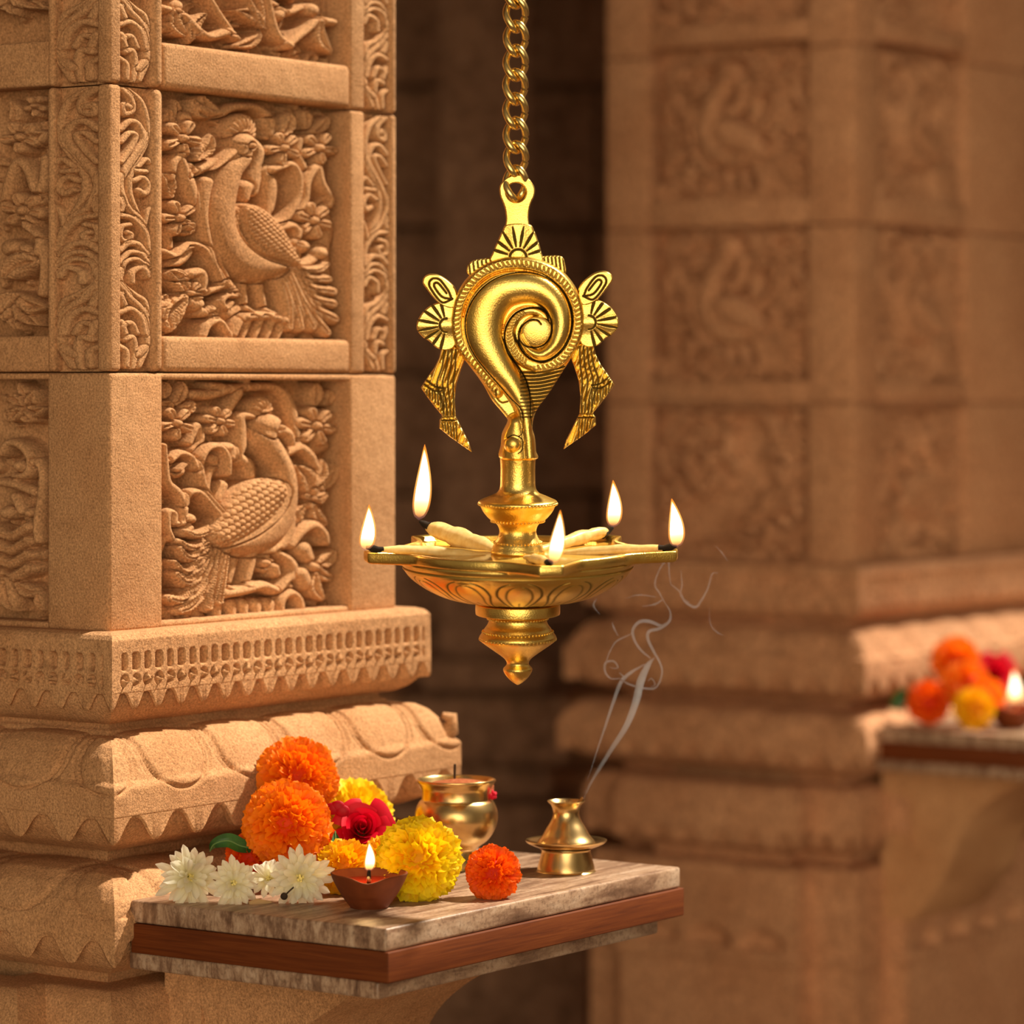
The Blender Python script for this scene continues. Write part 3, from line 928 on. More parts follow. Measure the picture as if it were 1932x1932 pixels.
def plinth_relief(zc1, zc2):
    p = .01425
    def h(i, U, t, L, Z):
        k = np.floor(U / p)
        x = (U / p - k - .5) * p
        wv = np.where(k % 2 == 0, .0046, .0036)
        q = (np.abs(x) / wv) ** 4 + (np.abs(Z - zc1) / .0070) ** 4
        a = -.0085 * np.clip(1.25 - q, 0, 1)
        r = np.hypot(x, (Z - zc2))
        an = np.arctan2(Z - zc2, x) + k * 2.1
        b = -.0050 * np.clip(1.6 - (r / .0050) ** 4, 0, 1) * (r < .0062) * (np.cos(an) > -.75) + .0055 * np.exp(-(r / .0022) ** 2)
        mitre = np.clip((np.minimum(U - U[:, :1], U[:, -1:] - U) - .010) / .002, 0, 1)
        return (a + b) * mitre
    return h

def pillar(c, dz, wR, name, label, group, st, stone, wide=False):
    """st = carving mesh step in metres; local x runs along the right face, local y along the left face"""
    root = empty(name, (c[0], c[1], 0), TH)
    tag(root, label, 'pillar', group, 'thing')
    wL = W0
    Zd = lambda z: z + dz
    sq = [(0, 0), (wR, 0), (wR, wL), (0, wL)]
    # inner core
    mb = MB(); mb.box(DEP + .001, wR - DEP - .001, DEP + .001, wL - DEP - .001, 0.0, 2.197)
    mb.build('core', stone, root, False)
    ru, lu = dict(RU), dict(LU)
    bev = .0035
    blocks = [('low', Zb, Z0), ('mid', Z0, Z1), ('top', Z1, Z2), ('high', Z2, 2.196 - dz)]
    for nm, za, zb in blocks:
        za, zb = Zd(za) + .0006, Zd(zb) - .0006
        carved = nm in ('mid', 'top') and not wide
        pz0, pz1 = [Zd(q) for q in PT[nm]]
        pz1 = min(pz1, zb - .004) if nm == 'low' else min(pz1, 2.194)
        # --- near corner
        mb = MB()
        if carved:
            mb.box(.011, ru['c'] - .002, .011, lu['c'] - .002, za, zb)
            mb.box(0, ru['a'], 0, lu['a'], za, zb, bev)
            fbox(mb, 'R', ru['b'] + .001, ru['c'], za, zb, -.020, .0015, .006)
            fbox(mb, 'L', lu['b'], lu['c'], za, zb, -.020, .0, bev)
            post = mb.build('corner_post', stone, root)
            f = lambda s, t: (artS.x0 + (artS.w / artS.res - 2) * (.06 + .88 * s), 698 - (698 - 164) * t)
            relief('scroll_carving', 'R', ru['a'] - .001, ru['b'] + .002, za + .002, zb - .002, artS, stone, post, st, .012, 0.0, uvmap=f)
            relief('scroll_carving', 'L', lu['a'] - .001, lu['b'] + .002, za + .002, zb - .002, artS, stone, post, st, .012, -.001, uvmap=f)
        else:
            mb.box(0, ru['c'], 0, lu['c'], za, zb, bev)
            mb.build('corner_post', stone, root)
        # --- right end of the right face, far end of the left face
        mb = MB()
        if carved:
            mb.box(ru['d'] + .002, wR - .001, .011, .05, za, zb)
            fbox(mb, 'R', ru['d'], ru['e'], za, zb, -.03, 0, bev)
            fbox(mb, 'R', ru['f'], wR, za, zb, -.03, .001, .005)
            post = mb.build('corner_post', stone, root)
            f2 = lambda s, t: (artS.x0 + (artS.w / artS.res - 2) * (.06 + .88 * (1 - s)), 698 - (698 - 164) * t)
            relief('scroll_carving', 'R', ru['e'] - .001, ru['f'] + .001, za + .002, zb - .002, artS, stone, post, st * 1.2, .012, 0.0, uvmap=f2)
        else:
            fbox(mb, 'R', ru['d'], wR, za, zb, -.05, 0, bev)
            mb.build('corner_post', stone, root)
        mb = MB(); fbox(mb, 'L', wL - lu['c'], wL, za, zb, -.05, 0, bev); mb.build('corner_post', stone, root)
        # --- beams between the posts (sill below, lintel above)
        def beam(*a):
            mb = MB(); fbox(mb, *a); mb.build('cross_beam', stone, root)
        if nm == 'low':
            beam('R', ru['c'] - .004, ru['d'] + .004, za, pz0, -.03, -.002, .003)
            beam('L', lu['c'] - .004, wL - lu['c'] + .004, za, pz0, -.03, -.002, .003)
            beam('R', ru['c'] - .004, ru['d'] + .004, pz1, zb, -.03, -.001, .002)
            beam('L', lu['c'] - .004, wL - lu['c'] + .004, pz1, zb, -.03, -.001, .002)
        else:
            lo = za if nm == 'mid' else Zd(PT['mid'][1] if nm == 'top' else PT['top'][1])
            beam('R', ru['c'] + .0005, ru['d'] + .001, lo, pz0, -.03, .0, .005)
            beam('L', lu['c'] - .002, wL - lu['c'] + .002, lo, pz0, -.03, -.001, .003)
        # --- carved panels
        aR, bR, aL = {'low': (artB, birdB, artM), 'mid': (artA, birdA, artL)}.get(nm, (artT, None, artL))
        if nm == 'high': aR = artA
        off = {'top': 0, 'high': Z2 - Z0}.get(nm, 0)
        def mp(face, u0, u1, z0, z1, art):
            def f(s, t):
                px, py = canon(face, u0 + s * (u1 - u0), z0 - dz - off + t * (z1 - z0))
                return px, py
            return f
        u0, u1 = ru['c'] - .002, ru['d'] + .002
        if wide and nm == 'top':
            bR, aR = birdA, artA
        if wide and nm in ('top', 'high'): off = (Z2 - Z0 if nm == 'high' else Z1 - Z0)
        pan = relief('carved_panel', 'R', u0, u1, pz0 - .002, pz1 + .002, aR, stone, root, st, uvmap=mp('R', u0, u1, pz0, pz1, aR))
        if bR is not None:
            relief('peacock_relief', 'R', u0, u1, pz0 - .002, pz1 + .002, bR, stone, pan, st, mask=True, top=.001, uvmap=mp('R', u0, u1, pz0, pz1, bR))
        v0, v1 = lu['c'] - .002, wL - lu['c'] + .002
        if wide:       # the far pillar shows its whole left face: use the bird panels there too
            def mq(s, t):
                q = lambda zz: canon('R', u0 + s * (u1 - u0), zz)
                zz = (pz0 - dz - off) + t * (pz1 - pz0)
                return canon('R', u0 + (1 - s) * (u1 - u0), zz)
            pan = relief('carved_panel', 'L', v0, v1, pz0 - .002, pz1 + .002, aR if nm != 'low' else artB, stone, root, st, uvmap=mq)
            if bR is not None and nm != 'low':
                relief('peacock_relief', 'L', v0, v1, pz0 - .002, pz1 + .002, bR, stone, pan, st, mask=True, top=.001, uvmap=mq)
        else:
            if nm in ('low', 'mid'):
                relief('carved_panel', 'L', v0, v1, pz0 - .002, pz1 + .002, aL, stone, root, st * 1.25)
            else:
                relief('carved_panel', 'L', v0, v1, pz0 - .002, pz1 + .002, artL, stone, root, st * 1.4, uvmap=lambda s, t: (88 - 300 * s, 690 - 540 * t))
    # --- plinth band with the row of holes
    z_ = lambda py, e: Zd(zE(py, e))
    fe = (0, 3)
    hi = plinth_relief(z_(1252, .022), z_(1288, .022))
    k = 1 if not wide else 2
    sweep('plinth_band', sq, [(-.03, z_(1192, 0)), (.012, z_(1193, .01)), (.0185, z_(1199, .016)), (.0222, z_(1210, .022)), (.0228, z_(1311, .022)), (.012, z_(1312, .022))],
          stone, root, hi, .00085 * k, .0008 * k, fe)
    sweep('plinth_underside', sq, [(.014, z_(1300, .02)), (.0185, z_(1318, .02)), (.016, z_(1340, .016)), (.008, z_(1358, .01)), (-.004, z_(1369, .002)), (-.03, z_(1370, .0))], stone, root, None, .05, .004, fe)
    fringe('scalloped_fringe', sq, .0226, z_(1308, .022), .0175, .0285, stone, root, .009, fe)
    sweep('neck', sq, [(-.012, z_(1362, 0)), (-.012, z_(1379, 0)), (-.006, z_(1381, 0)), (-.006, z_(1402, 0))], stone, root, None, .05, .004, fe)
    # --- lotus mouldings
    sweep('lotus_moulding', sq, [(-.03, z_(1388, 0)), (.002, z_(1390, .0)), (.012, z_(1396, .01)), (.021, z_(1412, .02)), (.0285, z_(1436, .028)), (.0335, z_(1460, .034)), (.0375, z_(1480, .038)), (.0415, z_(1488, .041)), (.0425, z_(1494, .042)), (.0425, z_(1546, .042)), (.030, z_(1548, .04))],
          stone, root, lotus(.094), .0016 * k, .0012 * k, fe)
    sweep('moulding_underside', sq, [(.036, z_(1540, .036)), (.033, z_(1570, .033)), (.022, z_(1596, .026)), (.000, z_(1612, .014)), (-.020, z_(1615, .008)), (-.024, z_(1645, .006))], stone, root, None, .05, .004, fe)
    fringe('scalloped_fringe', sq, .0422, z_(1545, .042), .0245, .0515, stone, root, .010, fe)
    mb = MB()
    for (cx, cy) in ((wR + .040, -.040), (-.040, -.040)):
        if cx < 0: continue
        sx = 1 if cx > 0 else -1
        zz = z_(1490, .042)
        tube(mb, [(cx - sx * .030, cy + .030, zz + .0), (cx - sx * .014, cy + .014, zz + .003), (cx - sx * .004, cy + .004, zz + .012), (cx - sx * .004, cy + .004, zz + .022), (cx - sx * .010, cy + .010, zz + .024)],
             [.011, .010, .008, .006, .003], 10)
    mb.build('corner_lip', stone, root, True, 60)
    sweep('lotus_moulding', sq, [(-.03, z_(1636, .004)), (.010, z_(1640, .008)), (.024, z_(1652, .022)), (.036, z_(1678, .036)), (.044, z_(1708, .044)), (.0475, z_(1732, .047)), (.0490, z_(1738, .049)), (.0490, z_(1779, .05)), (.036, z_(1781, .05))],
          stone, root, lotus(.094, .0028), .0024 * k, .0016 * k, fe)
    sweep('moulding_underside', sq, [(.042, z_(1772, .042)), (.040, z_(1800, .04)), (.028, z_(1828, .032)), (.008, z_(1845, .022)), (-.018, z_(1850, .018)), (-.022, z_(1892, .018))], stone, root, None, .05, .004, fe)
    fringe('scalloped_fringe', sq, .0488, z_(1778, .05), .0240, .0515, stone, root, .010, fe)
    # --- lower mouldings on the stepped footprint
    q, p = .072, .034
    rd = [(0, 0), (q, 0), (q, -p), (wR - q, -p), (wR - q, 0), (wR, 0), (wR, wL), (0, wL), (0, wL - q), (-p, wL - q), (-p, q), (0, q)]
    zz = lambda z: z + dz + .027
    sweep('base_moulding', rd, [(-.03, zz(.736)), (.006, zz(.734)), (.014, zz(.727)), (.020, zz(.713)), (.0225, zz(.701)), (.0225, zz(.672)), (.012, zz(.670)), (.006, zz(.652)), (-.016, zz(.642)), (-.022, zz(.620))], stone, root, None, .02, .003)
    fringe('scalloped_fringe', rd, .0222, zz(.674), .025, .050, stone, root, .010)
    def arches(i, U, t, L, Z):
        if L < .1: return np.zeros_like(U)
        n_ = max(2, round(L / .085))
        x = ((U / L * n_) % 1 - .5) * L / n_
        g = (np.abs(x) / .030) ** 2 + ((Z - zz(.524)) / .015) ** 2
        return -.012 * np.clip(1.5 - g, 0, 1) * (Z > zz(.514))
    sweep('base_block', rd, [(-.03, zz(.628)), (.006, zz(.628)), (.012, zz(.624)), (.014, zz(.616)), (.014, zz(.513)), (.018, zz(.511)), (.020, zz(.506)), (.020, zz(.498)), (.015, zz(.495)), (.015, zz(.30)), (.03, zz(.28)), (.03, 0)],
          stone, root, arches, .004, .004)
    return root

pillar(C1, 0.0, W0, 'carved_pillar', 'large sunlit sandstone pillar carved with sharp peacock panels beside the hanging lamp', None, .00062, STONE)
C2 = (P(1610, HY, 4.55).x, 4.55)
pillar(C2, -.030, .56, 'carved_pillar', 'hazy out of focus sandstone pillar with square carved panels behind the incense smoke', None, .0016, STONE_FAR, True)
# plain pillar far back in the dark passage
mb = MB()
Yp = 5.9
xl, xr = P(826, 0, Yp).x, P(1000, 0, Yp).x
root = empty('square_pillar', ((xl + xr) / 2, Yp + .1, 0))
tag(root, 'dim plain square pillar in the dark passage behind the chain', 'pillar', kind='thing')
hw = (xr - xl) / 2
m_ = MB(); m_.box(-hw, hw, -.1, .1, .80, 2.2, .01); m_.build('shaft', DIMST, root)
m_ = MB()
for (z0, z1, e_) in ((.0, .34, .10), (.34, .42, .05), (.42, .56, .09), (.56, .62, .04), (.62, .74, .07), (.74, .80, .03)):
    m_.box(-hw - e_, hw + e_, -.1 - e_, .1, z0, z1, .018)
m_.build('moulded_base', DIMST, root)

# ------------------------------------------------------------------ stone shelves on the pillars
ZS = -.4084 + ZC            # shelf top
def shelf(c, dz, u0, u1, label):
    root = empty('stone_shelf', (c[0], c[1], 0), TH)
    tag(root, label, 'shelf')
    zt = ZS + dz
    d1 = .3035
    mb = MB(); mb.box(u0, u1, -d1, -.044, zt - .0178, zt, .0022)
    mb.build('top_slab', GRANITE, root)
    mb = MB(); mb.box(u0 - .001, u1 + .002, -d1 - .0025, -.046, zt - .0420, zt - .0181, .001)
    tag(mb.build('wood_band', WOOD, root), 'reddish brown wooden band')
    mb = MB(); mb.box(u0 + .003, u1 - .020, -d1 + .010, -.040, zt - .0560, zt - .0421, .0022)
    mb.build('lower_slab', GRANITE, root)
    # curved bracket
    prof = [(.215, -.0561), (.212, -.066), (.196, -.080), (.170, -.096), (.146, -.116), (.128, -.142), (.114, -.172), (.100, -.205), (.080, -.235), (.055, -.262)]
    prof = fine(prof, 4)
    V, Fc = [], []
    ub0, ub1 = .055, .262
    for d, z in prof:
        V += [(ub0, -d, zt + z), (ub0 + .003, -d - .002, zt + z), (ub1 - .003, -d - .002, zt + z), (ub1, -d, zt + z), (ub1, -.012, zt + z), (ub0, -.012, zt + z)]
    n = len(prof)
    for i in range(n - 1):
        for k in range(6):
            Fc.append((i * 6 + k, (i + 1) * 6 + k, (i + 1) * 6 + (k + 1) % 6, i * 6 + (k + 1) % 6))
    Fc.append(tuple(range(6))); Fc.append(tuple((n - 1) * 6 + k for k in (5, 4, 3, 2, 1, 0)))
    m_ = MB(); m_.add(V, Fc)
    m_.build('curved_bracket', STONE, root, True, 30)
    return root
shelf(C1, 0, -.0250, .397, 'granite shelf with wooden band carrying the sharp marigolds, clay lamp and brass pots')
shelf(C2, -.027, -.015, .80, 'blurred stone shelf on the far pillar holding the out of focus flowers')  # run on out of view to shade the pillar base below

# ------------------------------------------------------------------ flowers
def basis(d):
    d = Vector(d).normalized()
    a = d.cross(Vector((0, 0, 1)))
    if a.length < 1e-3: a = Vector((1, 0, 0))
    a.normalize()
    return a, d.cross(a), d

def marigold(loc, r, face, mat, label, seed, n=300, frill=1.0, ruff=.16, flat=.92, group=None, nm='marigold'):
    """round bloom of frilled florets looking along `face`"""
    rs = np.random.RandomState(seed)
    root = empty(nm, loc)
    tag(root, label, 'flower', group)
    ax = [np.array(q) for q in basis(face)]
    V, Fc, tint = [], [], []
    gx, gy = 6, 5
    base = 0
    for k in range(n):
        f = (k + .5) / n
        cz = 1 - f * (1 - math.cos(math.radians(122)))
        th = math.acos(max(-1, cz)) + rs.uniform(-.05, .05)
        ph = k * 2.39996 + rs.uniform(-.2, .2)
        dl = np.array([math.sin(th) * math.cos(ph), math.sin(th) * math.sin(ph), math.cos(th)])
        d = ax[0] * dl[0] + ax[1] * dl[1] + ax[2] * dl[2] * 1.0
        # tangents
        mer = np.array([math.cos(th) * math.cos(ph), math.cos(th) * math.sin(ph), -math.sin(th)])
        mer = ax[0] * mer[0] + ax[1] * mer[1] + ax[2] * mer[2]
        lat = np.cross(d, mer)
        tw = rs.uniform(-.7, .7)
        wv = lat * math.cos(tw) + mer * math.sin(tw)
        sz = r * (.115 + .11 * min(1, th / 1.2)) * frill * rs.uniform(.8, 1.2)
        r0, r1 = r * .55, r * rs.uniform(.93, 1.05)
        lean = (.06 + .26 * min(1, th / 1.6)) * r * rs.uniform(.5, 1.2)
        pht = rs.uniform(0, 6.28)
        tn = rs.uniform(-.25, .25)
        for j in range(gy):
            t = j / (gy - 1)
            for i in range(gx):
                s = i / (gx - 1) * 2 - 1
                wd = sz * (.25 + .75 * t ** .8) * (1 - .12 * t * s * s)
                rad = r0 + (r1 - r0) * t * (1 - .10 * s * s) + ruff * sz * math.sin(s * 6.5 + pht) * t
                up = lean * t * t + ruff * 1.3 * sz * math.sin(s * 5 + pht * 1.7) * t
                cup = -.28 * sz * (s * s) * t
                p = d * rad + wv * (wd * s) + mer * up + np.cross(wv, d) * cup
                p = p - ax[2] * (p @ ax[2]) * (1 - flat)
                V.append(p)
                tint.append(min(1, max(0, .15 + .8 * t ** 1.5 + tn)))
        Fc.append(grid_faces(gx, gy) + base)
        base += gx * gy
    mesh('petals', V, np.vstack(Fc), mat, root, True, {'tint': tint})
    mb = MB()
    ball(mb, (0, 0, 0), r * .70, 16, 10, (1, 1, flat))
    o = mesh('flower_heart', mb.v, mb.f, mat, root, True, {'tint': [0.0] * len(mb.v)})
    mb = MB()
    a, b, d = basis(face)
    tube(mb, [tuple(-d * r * .5), tuple(-d * r * .72), tuple(-d * r * .86), tuple(-d * r * .95)], [r * .5, r * .42, r * .25, r * .08], 12)
    tag(mb.build('calyx', CALYX, root), 'green calyx')
    return root

def at_(px, py, Y): return tuple(P(px, py, Y))

def shelfpt(px, py, r):
    """sphere of radius r resting on the near shelf whose centre is seen at (px,py)"""
    Y = (ZC - ZS - r) * F / (py - HY)
    return at_(px, py, Y)

marigold(at_(560, 1469, 2.925), .0345, (.15, -1, .25), ORANGE, 'topmost orange marigold of the pile, its upper petals against the lit stone', 1, 480, .82)
marigold(at_(541, 1554, 2.855), .0355, (.05, -1, .12), ORANGE, 'large round orange marigold facing straight out above the white flowers', 2, 520, .80)
marigold(at_(472, 1618, 2.862), .0215, (-.5, -.8, .3), DEEPOR, 'small deep orange marigold low behind the white flowers beside the green leaf', 3, 150)
marigold(at_(606, 1604, 2.90), .0195, (.3, -.8, .1), DEEPOR, 'deep red orange marigold mostly hidden between the round orange bloom and the amber one', 4, 110)
marigold(at_(668, 1545, 2.985), .0345, (.4, -.75, .5), YELLOW, 'yellow marigold standing behind the red rose', 5, 220, 1.1)
marigold(shelfpt(790, 1622, .0325), .0335, (.05, -1, .22), YELLOW, 'big bright yellow marigold right of the clay lamp', 6, 340, 1.12, .2)
marigold(at_(651, 1637, 2.822), .0232, (-.1, -.9, .45), AMBER, 'amber yellow marigold behind the white flowers left of the clay lamp flame', 7, 170, 1.2, .2)
marigold(at_(727, 1630, 2.842), .0228, (0, -.9, .35), AMBER, 'amber marigold squeezed between the clay lamp flame and the big yellow bloom', 8, 170, 1.2, .2)
marigold(shelfpt(930, 1647, .0205), .0220, (.0, -1, .12), DEEPOR, 'small orange marigold lying alone in front of the brass pot', 9, 300, .85)

def daisy(loc, r, face, label, seed, rings, group='white blossoms along the shelf edge'):
    rs = np.random.RandomState(seed)
    root = empty('white_blossom', loc)
    tag(root, label, 'flower', group)
    ax = [np.array(q) for q in basis(face)]
    V, Fc, tint, base = [], [], [], 0
    gx, gy = 5, 8
    for (cnt, ln, tilt, wd) in rings:
        for k in range(cnt):
            ph = 2 * PI * (k + rs.uniform(-.25, .25)) / cnt + ln * 3
            tl = tilt + rs.uniform(-.26, .26)
            L = r * ln * rs.uniform(.80, 1.12)
            e1 = ax[0] * math.cos(ph) + ax[1] * math.sin(ph)
            lat = -ax[0] * math.sin(ph) + ax[1] * math.cos(ph)
            cv = rs.uniform(.10, .50)
            for j in range(gy):
                t = j / (gy - 1)
                for i in range(gx):
                    s = i / (gx - 1) * 2 - 1
                    half = r * wd * (.30 + .9 * math.sin(PI * min(1, t * .60 + .10)) ** 1.2) * (1 if t < .75 else math.sqrt(max(0.02, 1 - ((t - .75) / .25) ** 2)))
                    rad = L * t
                    hgt = math.tan(tl) * L * t * (1 - .3 * t) - cv * L * t * t * .5 + (abs(s) ** 2) * half * .55 - .08 * half * math.cos(s * 9)
                    V.append(e1 * (rad * math.cos(tl * .5) + r * .05) + lat * half * s + ax[2] * hgt)
                    tint.append(t ** .6)
            Fc.append(grid_faces(gx, gy) + base)
            base += gx * gy
    mesh('petals', V, np.vstack(Fc), WHITEP, root, True, {'tint': tint})
    mb = MB()
    a, b, d = basis(face)
    rr = random.Random(seed)
    for k in range(9):
        q = k * 2.4
        p = (a * math.cos(q) + b * math.sin(q)) * r * .05 * math.sqrt(k) + d * r * (.17 - .012 * k)
        ball(mb, p, r * .055, 8, 5)
    tag(mb.build('stamens', POLLEN, root), 'pale yellow stamens')
    mb = MB()
    tube(mb, [tuple(d * r * .05), tuple(-d * r * .12), tuple(-d * r * .3), tuple(-d * r * .5)], [r * .12, r * .17, r * .08, r * .05], 8)
    tag(mb.build('calyx', CALYX, root), 'green calyx')
    return root
RG = [(19, 1.05, .08, .105), (17, .90, .38, .105), (13, .70, .72, .10), (8, .48, 1.0, .085), (5, .3, 1.2, .07)]
daisy(at_(357, 1655, 2.775), 0.0262, (.30, -.88, .25), 'fullest white blossom at the far end of the shelf edge, many narrow petals', 1, RG)
daisy(at_(440, 1666, 2.765), 0.0205, (.25, -.95, .15), 'white blossom with drooping petals second from the pillar end', 2, [(15, 1.0, .06, .125), (12, .82, .42, .12), (9, .6, .8, .10), (5, .36, 1.1, .08)])
daisy(at_(507, 1660, 2.790), 0.0185, (-.1, -.75, .55), 'half open white blossom between two wider white ones', 3, [(12, 1.0, .25, .13), (9, .85, .65, .12), (6, .55, 1.0, .10)])
daisy(at_(566, 1656, 2.770), 0.0248, (.05, -1, .12), 'wide open white blossom touching the clay lamp and amber marigold', 4, [(18, 1.0, .08, .112), (15, .85, .38, .11), (11, .64, .75, .10), (6, .4, 1.05, .08)])

# small stray buds and stems among the white flowers
mb = MB(); p0 = Vector(at_(536, 1691, 2.757))
tube(mb, [tuple(p0), at_(545, 1682, 2.76), at_(556, 1672, 2.765)], .0007, 6)
o = mb.build('clove_bud', STICK); tag(o, 'tiny dark clove bud leaning on the wide open white blossom', 'bud')
mb = MB(); ball(mb, p0, .0030, 10, 7); mb.build('bud_head', STICK, o)
mb = MB()
tube(mb, [at_(470, 1704, 2.762), at_(485, 1701, 2.765), at_(499, 1703, 2.766), at_(512, 1702, 2.77)], [.0018, .0030, .0026, .0010], 8, flat=(1, .6))
o = mb.build('fallen_petal', simple('fallen_petal_pale', (.55, .36, .18), .7)); tag(o, 'pale crumpled petal fallen on the shelf below the half open blossom', 'petal')
mb = MB(); ball(mb, at_(499, 1430, 2.93), .0038, 10, 8, (.8, .8, 1.2)); tube(mb, [at_(499, 1432, 2.93), at_(510, 1440, 2.93), at_(521, 1450, 2.93)], .0014, 7)
o = mb.build('dry_bud', BARK); tag(o, 'tiny dry brown bud poking out left of the topmost marigold', 'bud')

# green leaf
def leafobj(pts, wd, label, name='green_leaf'):
    q = crom(pts, 8)
    V = []
    nn = len(q)
    for i, p in enumerate(q):
        t = i / (nn - 1)
        a = q[min(i + 1, nn - 1)] - q[max(i - 1, 0)]
        a /= np.linalg.norm(a)
        side = np.cross(a, np.array([0.25, -1, .25])); side /= np.linalg.norm(side)
        upv = np.cross(side, a)
        h = wd * math.sin(PI * (.06 + .94 * t) ** .8) ** .9 if t < .999 else 0
        for s in (-1, -.5, 0, .5, 1): V.append(p + side * s * h + upv * (abs(s) * h * .45 - .1 * h))
    V2 = V + [v - np.array([0, -.0004, .0]) for v in V]
    f = grid_faces(5, nn)
    o = mesh(name, V2, np.vstack([f, f[:, ::-1] + len(V)]), GREEN)
    tag(o, label, 'leaf')
    mb = MB(); tube(mb, [tuple(p + np.array([0, -.0003, 0])) for p in q], .0006, 6)
    mb.build('midrib', simple('leaf_vein', (.14, .28, .09), .5), o)
leafobj([at_(482, 1601, 2.85), at_(455, 1596, 2.845), at_(430, 1586, 2.84), at_(405, 1592, 2.84), at_(396, 1606, 2.845)], .0062, 'small dark green leaf sticking out beside the deep orange marigold')
leafobj([at_(640, 1612, 2.86), at_(634, 1590, 2.865), at_(632, 1568, 2.87)], .0042, 'dark green leaf tucked between the rose and the round orange marigold')

def rose(loc, r, face, label, seed=0):
    rs = np.random.RandomState(seed)
    root = empty('red_rose', loc)
    tag(root, label, 'flower')
    ax = [np.array(q) for q in basis(face)]
    V, Fc, tint, base = [], [], [], 0
    gx, gy = 11, 9
    npet = 19
    for k in range(npet):
        f = k / (npet - 1)
        ph0 = k * 2.30
        R0 = r * (.07 + .62 * f ** .85)
        open_ = .05 + 1.00 * f ** 1.5
        half = 1.45 - .75 * f
        hh = r * (1.0 - .22 * f)
        for j in range(gy):
            t = j / (gy - 1)
            for i in range(gx):
                s = i / (gx - 1) * 2 - 1
                ph = ph0 + half * s * (.72 + .28 * math.sin(PI * min(1, .25 + .6 * t)))
                rad = R0 * (.35 + .65 * math.sin(t * PI / 2)) + r * open_ * .48 * t ** 2.2 + r * .03 * s * (1 - f)
                z = -hh * .75 + hh * 1.1 * t * (1 - .16 * s * s) - r * open_ * .40 * t ** 3
                rad += r * .05 * f * math.sin(3 * s + k) * t
                if t > .85: rad += r * .07 * f
                V.append(ax[0] * rad * math.cos(ph) + ax[1] * rad * math.sin(ph) + ax[2] * z)
                tint.append(min(1, .25 + .75 * t))
        Fc.append(grid_faces(gx, gy) + base)
        base += gx * gy
    mesh('petals', V, np.vstack(Fc), ROSEP, root, True, {'tint': tint})
    mb = MB()
    a, b, d = basis(face)
    tube(mb, [tuple(-d * r * .6), tuple(-d * r * .85), tuple(-d * r * 1.0)], [r * .4, r * .3, r * .1], 10)
    tag(mb.build('calyx', CALYX, root), 'green calyx')
    return root
rose(at_(683, 1560, 2.885), .0232, (.10, -.88, .42), 'red rose between the orange and yellow marigolds above the clay lamp', 2)
mb = MB()
for j, (x, y) in enumerate(((627, 1526), (637, 1522), (646, 1530))):
    ball(mb, at_(x, y, 2.882), .0058, 12, 8, (1.1, .35, .9))
o = mesh('rose_petal', mb.v, mb.f, ROSEP, None, True, {'tint': [.3] * len(mb.v)})
tag(o, 'loose dark red petals resting between the rose and the orange marigolds', 'petal')

# ------------------------------------------------------------------ flames
def flame(name, base, tip, wd, parent, core=True, light=0.0):
    b, t = Vector(base), Vector(tip)
    ax = t - b
    L = ax.length
    def shell(nm, scale, mat, t0, t1, par):
        V, rise = [], []
        nu, nv = 14, 22
        side = Vector((1, 0, 0)); side = (side - ax.normalized() * side.dot(ax.normalized())).normalized()
        fr = ax.normalized().cross(side)
        for j in range(nv + 1):
            v = j / nv
            h = t0 + (t1 - t0) * v
            rr = wd * .5 * scale * (math.sin(PI * v ** .62) ** .8) * (1.0 - .22 * v)
            bend = math.sin(PI * v) * wd * .10
            for i in range(nu):
                a = 2 * PI * i / nu
                V.append(b + ax * h + side * (rr * math.cos(a) + bend) + fr * rr * math.sin(a) * .8)
                rise.append(v)
        o = mesh(nm, [tuple(q) for q in V], grid_faces(nu, nv + 1, True), mat, par, True, {'rise': rise})
        return o
    out = shell(name, 1.0, FLAME, 0, 1, parent)
    shell('flame_core', .80, FLAMEC, .03, .93, out)
    if light:
        l = bpy.data.lights.new('flame_light', 'POINT')
        l.energy = light
        l.color = (1, .58, .22)
        l.shadow_soft_size = wd * .6
        lo = bpy.data.objects.new('flame_light', l)
        C.objects.link(lo)
        lo.location = b + ax * .5
        lo.parent = out
    return out

